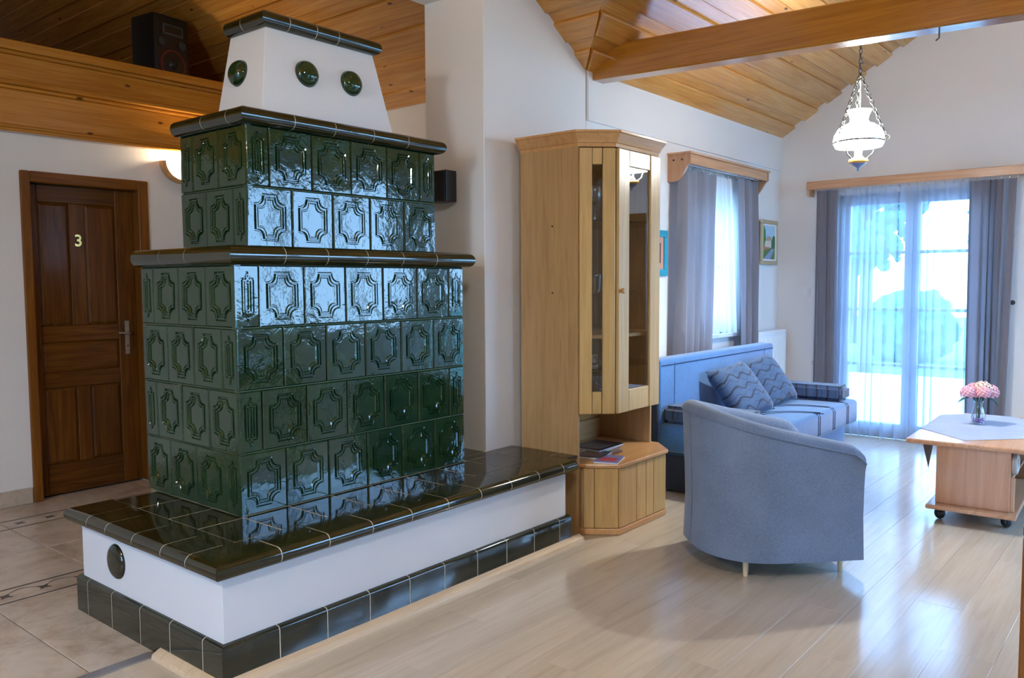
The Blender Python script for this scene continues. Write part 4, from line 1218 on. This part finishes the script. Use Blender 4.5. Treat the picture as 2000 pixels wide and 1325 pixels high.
# ================================================================== PENDANT LAMP
def pendant(x, y, zb, ztop, label, power, radius=.07):
    t = thing('pendant_lamp', label, 'lamp', (x, y, zb))
    o = (x, y, zb)
    lathe('font', [(0, .0), (.006, .0), (.008, .018), (.016, .026), (.030, .035), (.052, .052), (.050, .060), (.024, .066), (0, .066)], o, plain('blue_ceramic', (.16, .22, .42), .2, 0, Coat_Weight=.7), t, 24, 50)
    lathe('band', [(.046, .046), (.058, .052), (.061, .062), (.056, .072), (.046, .076)], o, 'amber', t, 24, 60)
    lathe('burner', [(0, .066), (.024, .068), (.030, .085), (.018, .10), (.018, .112), (0, .112)], o, 'steel', t, 20, 50)
    lathe('chimney', [(.020, .11), (.030, .14), (.022, .18), (.019, .24), (.021, .24), (.024, .18), (.032, .14), (.022, .11)], o, 'chimglass', t, 20, 60)
    for k_ in range(3):
        q = 2 * PI * k_ / 3 + .5; c_, s_ = math.cos(q), math.sin(q)
        P_ = lambda r, z: (x + r * c_, y + r * s_, zb + z)
        tube('arm', [P_(.050, .062), P_(.062, .085), P_(.085, .10), P_(.095, .13), P_(.112, .165), P_(.145, .172)], .004, 'iron', t, 6)
        bm_ = bmesh.new(); b_ring(bm_, P_(.168, .190), .017, .003, (c_, s_, 0), (0, 0, 1), 14, 5); fin('scroll', bm_, 'iron', t, None, 60)
        # chain of links
        bm_ = bmesh.new(); A_ = Vector(P_(.158, .205)); B_ = Vector((x, y, zb + .60)); nl = 16; d = (B_ - A_).normalized(); sd = d.cross(Vector((0, 0, 1))).normalized(); sd2 = d.cross(sd)
        for i in range(nl):
            ctr = A_ + (B_ - A_) * ((i + .5) / nl); b_ring(bm_, ctr, .010, .0022, d * 1.6, sd if i % 2 else sd2, 10, 4)
        fin('chain', bm_, 'iron', t, None, 60)
    bm_ = bmesh.new(); b_ring(bm_, (x, y, zb + .178), .146, .006, (1, 0, 0), (0, 1, 0), 36, 6); fin('gallery', bm_, 'iron', t, None, 60)
    sp = [(.136, .148), (.148, .172), (.150, .19), (.143, .225), (.122, .262), (.090, .285), (.062, .295), (.052, .312), (.055, .335), (.072, .375)]
    lathe('shade', sp + [(r - .004, z) for r, z in reversed(sp)], o, 'glow', t, 36, 60)
    bm_ = bmesh.new(); nl = max(3, int((ztop - zb - .6) / .03))
    for i in range(nl): b_ring(bm_, (x, y, zb + .6 + (ztop - zb - .6) * (i + .5) / nl), .009, .0022, (0, 0, 1.9), ((1, 0, 0) if i % 2 else (0, 1, 0)), 10, 4)
    fin('chain', bm_, 'iron', t, None, 60)
    tube('cable', [(x + .012, y, zb + .36), (x + .006, y, zb + .6), (x + .008, y + .004, ztop)], .003, 'white_plastic', t, 6)
    lathe('ceiling_rose', [(0, 0), (.04, 0), (.05, .03), (.05, .06), (0, .06)], (x, y, ztop - .05), 'iron', t, 20, 50)
    l = bpy.data.lights.new('bulb', 'POINT'); l.energy = power; l.color = (.95, .98, 1); l.shadow_soft_size = radius
    lo_ = bpy.data.objects.new('bulb', l); link(lo_, t, Matrix.Translation((x, y, zb + .25)))
    return t


pendant(5.40, 1.63, 2.105, 3.70, 'lit pendant oil-style lamp with opal glass shade and chains', 60, .05)
pendant(.9, .3, 2.75, 4.6, 'added unseen fill lamp above the photographer', 40, .15)  # out of view, added to light the stove hood and near floor
pendant(-.9, 2.2, 2.30, 3.60, 'added unseen fill lamp in the hall corner', 55, .15)  # extra lamp put in out of view to brighten the left side

# ================================================================== SCONCE
sc_ = thing('wall_sconce', 'lit half-round wall sconce with wooden rim beside the door', 'lamp', (3.19, YD, 2.22))
SX, SZ, SR = 3.19, 2.315, .155
bm = bmesh.new(); N = 24; rows_ = []
for i in range(N + 1):
    t = PI + PI * i / N; r_ = []
    for j in range(7):
        q = (PI / 2) * j / 6; r_.append(bm.verts.new((SX + SR * .86 * math.cos(t) * math.cos(q), YD - .012 - SR * .62 * math.sin(q), SZ + SR * .86 * math.sin(t) * math.cos(q))))
    rows_.append(r_)
for A, B in zip(rows_, rows_[1:]):
    for j in range(6): bm.faces.new((A[j], A[j + 1], B[j + 1], B[j]))
bmesh.ops.remove_doubles(bm, verts=bm.verts, dist=1e-5); fin('bowl', bm, 'sconce', sc_, None, 60)
bm = bmesh.new(); rows_ = []
for i in range(N + 1):
    t = PI + PI * i / N; c_, s_ = math.cos(t), math.sin(t)
    rows_.append([bm.verts.new((SX + r_ * c_, y_, SZ + r_ * s_)) for r_, y_ in ((SR * .84, YD), (SR, YD), (SR, YD - .04), (SR * .84, YD - .05))])
for A, B in zip(rows_, rows_[1:]):
    for j in range(4): bm.faces.new((A[j], A[(j + 1) % 4], B[(j + 1) % 4], B[j]))
bm.faces.new(rows_[0]); bm.faces.new(rows_[-1]); fin('rim', bm, 'beech_board', sc_, None, 40)
tube('screw', [(SX - SR * .72, YD - .03, SZ - .02), (SX - SR * .72, YD - .045, SZ - .02)], .005, 'black', sc_)
l = bpy.data.lights.new('bulb', 'POINT'); l.energy = 4.5; l.color = (1, .78, .5); l.shadow_soft_size = .03
link(bpy.data.objects.new('bulb', l), sc_, Matrix.Translation((SX, YD - .06, SZ + .03)))

# ================================================================== LOUDSPEAKERS
sp_ = thing('loudspeaker', 'black party loudspeaker with red cone ring on the loft ledge', 'speaker', (3.2, 6.0, 2.80), math.radians(8))
SWm = WM[sp_.name]
pr = [(-.165, -.13), (.165, -.13), (.165, .14), (-.165, .14)]
bm = bmesh.new(); b_box(bm, (-.15, -.11, .001), (.15, .16, .60)); bevel_all(bm, .018, 2); fin('cabinet', bm, 'black', sp_, SWm, 40)
bm = bmesh.new(); b_box(bm, (-.075, -.118, .455), (.095, -.108, .535)); bevel_all(bm, .004); hp = fin('horn_frame', bm, plain('grey_plastic', (.07, .075, .075), .4), sp_, SWm)
bm = bmesh.new(); b_box(bm, (-.06, -.121, .47), (.08, -.117, .52)); fin('display', bm, 'black', hp, SWm)
for xx in (-.085, .085): lathe('port', [(.0, .0), (.022, .0), (.026, .008), (.030, .008), (.031, 0)], (0, 0, 0), plain('port_ring', (.05, .055, .055), .4), sp_, 20, 50, SWm @ Matrix.Translation((xx, -.111, .40)) @ Matrix.Rotation(PI / 2, 4, 'X'))
wf = lathe('woofer', [(0, -.01), (.03, .012), (.045, .004), (.085, .008), (.095, .006)], (0, 0, 0), 'black', sp_, 28, 50, SWm @ Matrix.Translation((0, -.111, .245)) @ Matrix.Rotation(PI / 2, 4, 'X'))
lathe('cone_ring', [(.092, .002), (.096, .012), (.104, .012), (.106, .0)], (0, 0, 0), 'red_ring', wf, 28, 50, SWm @ Matrix.Translation((0, -.111, .245)) @ Matrix.Rotation(PI / 2, 4, 'X'))
lathe('dust_cap', [(0, .03), (.02, .026), (.035, .012)], (0, 0, 0), 'black', wf, 20, 50, SWm @ Matrix.Translation((0, -.111, .245)) @ Matrix.Rotation(PI / 2, 4, 'X'))
ws = thing('wall_speaker', 'black box loudspeaker mounted on the chimney wall', 'speaker', (3.504, 3.35, 1.9))
box('body', (3.40, 3.275, 1.885), (3.490, 3.455, 2.062), 'black', ws, .006, 2); box('grille', (3.394, 3.283, 1.893), (3.401, 3.447, 2.054), 'black_cloth', ws, .002)
box('bracket', (3.488, 3.34, 1.94), (3.505, 3.40, 2.0), 'iron', ws, .002)

# ================================================================== PICTURES, RADIATOR, FITTINGS
pt = thing('painting', 'small framed village landscape painting beside the terrace corner', 'painting', (7.49, YW - .018, 1.78))
px0, px1, pz0, pz1 = 7.30, 7.68, 1.575, 1.985; PY = YW - .018
for a0, a1, b0, b1 in ((px0, px1, pz0, pz0 + .035), (px0, px1, pz1 - .035, pz1), (px0, px0 + .035, pz0 + .035, pz1 - .035), (px1 - .035, px1, pz0 + .035, pz1 - .035)):
    box('frame', (a0, PY - .025, b0), (a1, PY, b1), 'gilt', pt, .005)
for a0, a1, b0, b1 in ((px0 + .035, px1 - .035, pz0 + .035, pz0 + .05), (px0 + .035, px1 - .035, pz1 - .05, pz1 - .035), (px0 + .035, px0 + .05, pz0 + .05, pz1 - .05), (px1 - .05, px1 - .035, pz0 + .05, pz1 - .05)):
    box('slip', (a0, PY - .018, b0), (a1, PY - .004, b1), 'white_plastic', pt, .002)
q0, q1, r0, r1 = px0 + .05, px1 - .05, pz0 + .05, pz1 - .05
cv = box('canvas', (q0, PY - .010, r0), (q1, PY - .004, r1), plain('painted_sky', (.42, .60, .74), .7), pt, 0)


def paint(pts, c, nm_, d):
    bm_ = bmesh.new(); A_ = [bm_.verts.new((q0 + (q1 - q0) * u, PY - .010 - d, r0 + (r1 - r0) * v_)) for u, v_ in pts]; B_ = [bm_.verts.new((q0 + (q1 - q0) * u, PY - .009, r0 + (r1 - r0) * v_)) for u, v_ in pts]
    bm_.faces.new(A_); n_ = len(pts)
    for i in range(n_): bm_.faces.new((A_[i], A_[(i + 1) % n_], B_[(i + 1) % n_], B_[i]))
    fin(nm_, bm_, plain('paint_' + nm_, c, .7), cv)


paint([(0, 0), (1, 0), (1, .38), (.6, .34), (0, .42)], (.10, .20, .06), 'meadow', .0006)
paint([(.05, 0), (.62, 0), (.95, .30), (.75, .32)], (.28, .34, .50), 'road', .0010)
paint([(0, .25), (.62, .32), (.45, .44), (0, .40)], (.42, .20, .13), 'bank', .0010)
paint([(.18, .36), (.66, .36), (.66, .58), (.18, .54)], (.68, .60, .48), 'house', .0014)
paint([(.14, .54), (.40, .70), (.72, .66), (.70, .56)], (.45, .33, .24), 'roof', .0018)
paint([(0, .38), (.10, .40), (.22, .60), (.20, .85), (.08, .98), (0, .95)], (.05, .22, .05), 'tree', .0022)
paint([(.72, .34), (1, .34), (1, .68), (.88, .72), (.72, .55)], (.05, .16, .06), 'bushes', .0022)

pf = thing('picture_frame', 'turquoise framed picture with salmon mount half hidden by cabinet', 'picture', (5.45, YW, 1.63))
fx0, fx1, fz0, fz1 = 5.28, 5.58, 1.465, 1.805
for a0, a1, b0, b1 in ((fx0, fx1, fz0, fz0 + .05), (fx0, fx1, fz1 - .05, fz1), (fx0, fx0 + .055, fz0 + .05, fz1 - .05), (fx1 - .055, fx1, fz0 + .05, fz1 - .05)):
    box('frame', (a0, YW - .022, b0), (a1, YW, b1), 'teal', pf, .003)
box('mount', (fx0 + .055, YW - .012, fz0 + .05), (fx1 - .055, YW - .003, fz1 - .05), 'salmon', pf, 0)
box('picture', (fx0 + .10, YW - .014, fz0 + .095), (fx1 - .10, YW - .011, fz1 - .095), 'black', pf, 0)

rd = thing('radiator', 'white panel radiator on the wall behind the sofa end', 'radiator', (7.4, YW - .06, .15))
box('panel', (7.09, YW - .115, .17), (7.74, YW - .095, .955), 'white_metal', rd, .006, 2); box('panel', (7.09, YW - .04, .17), (7.74, YW - .02, .955), 'white_metal', rd, .006, 2)
box('side_cover', (7.735, YW - .112, .19), (7.742, YW - .02, .95), 'white_metal', rd, .002); box('side_cover', (7.088, YW - .112, .19), (7.095, YW - .02, .95), 'white_metal', rd, .002)
box('top_grille', (7.10, YW - .108, .945), (7.735, YW - .025, .962), 'white_metal', rd, .002)
for k_ in range(18): box('groove', (7.115 + k_ * .0345, YW - .119, .21), (7.131 + k_ * .0345, YW - .112, .91), 'white_metal', rd, .003)
for xx in (7.16, 7.66): tube('pipe', [(xx, YW - .06, .0), (xx, YW - .06, .18)], .009, 'white_metal', rd)

sw = thing('light_switch', 'white double light switch left of the terrace door', 'switch', (XF, 2.80, 1.31))
box('plate', (XF - .009, 2.765, 1.272), (XF, 2.845, 1.352), 'white_plastic', sw, .003, 2); box('rocker', (XF - .014, 2.778, 1.285), (XF - .008, 2.832, 1.339), 'white_plastic', sw, .002)
s2 = box('plate', (XF - .009, 2.70, 1.266), (XF, 2.755, 1.33), 'white_plastic', sw, .003, 2)
so = thing('wall_socket', 'white round power socket low on the wall by the radiator', 'socket', (XF, 2.71, .645))
box('plate', (XF - .009, 2.67, .605), (XF, 2.75, .685), 'white_plastic', so, .003, 2)
lathe('well', [(.0, -.004), (.019, -.004), (.020, .003), (.026, .004)], (0, 0, 0), plain('socket_grey', (.55, .55, .56), .4), so, 20, 50, Matrix.Translation((XF - .009, 2.71, .645)) @ Matrix.Rotation(-PI / 2, 4, 'Y'))
hkn = thing('wall_hook', 'small dark tie-back hook right of the terrace door drapes', 'hook', (XF, 1.112, 1.235))
lathe('plate', [(0, .006), (.018, .004), (.020, 0)], (0, 0, 0), 'iron', hkn, 16, 50, Matrix.Translation((XF, 1.112, 1.235)) @ Matrix.Rotation(-PI / 2, 4, 'Y'))
tube('pin', [(XF, 1.112, 1.235), (XF - .04, 1.112, 1.235), (XF - .045, 1.112, 1.25)], .004, 'iron', hkn)

# dining table just entering the frame at the lower right
dt = thing('dining_table', 'brown wooden dining table leg at the right picture edge', 'table', (3.1, -.25, 0))
DX, DY = 2.584, .324
box('tabletop', (DX + .0, DY - 1.0, .72), (DX + 1.5, DY, .75), M['walnut_frame'][0], dt, .004)
for xx in (DX, DX + 1.43):
    for yy in (DY - .07, DY - 1.0): box('leg', (xx, yy, 0), (xx + .07, yy + .07, .72), 'walnut_frame', dt, .005)
for a_ in ((DX + .07, DY - .05, DX + 1.43, DY - .03), (DX + .07, DY - .97, DX + 1.43, DY - .95)): box('apron', (a_[0], a_[1], .62), (a_[2], a_[3], .72), M['walnut_frame'][0], dt, .003)
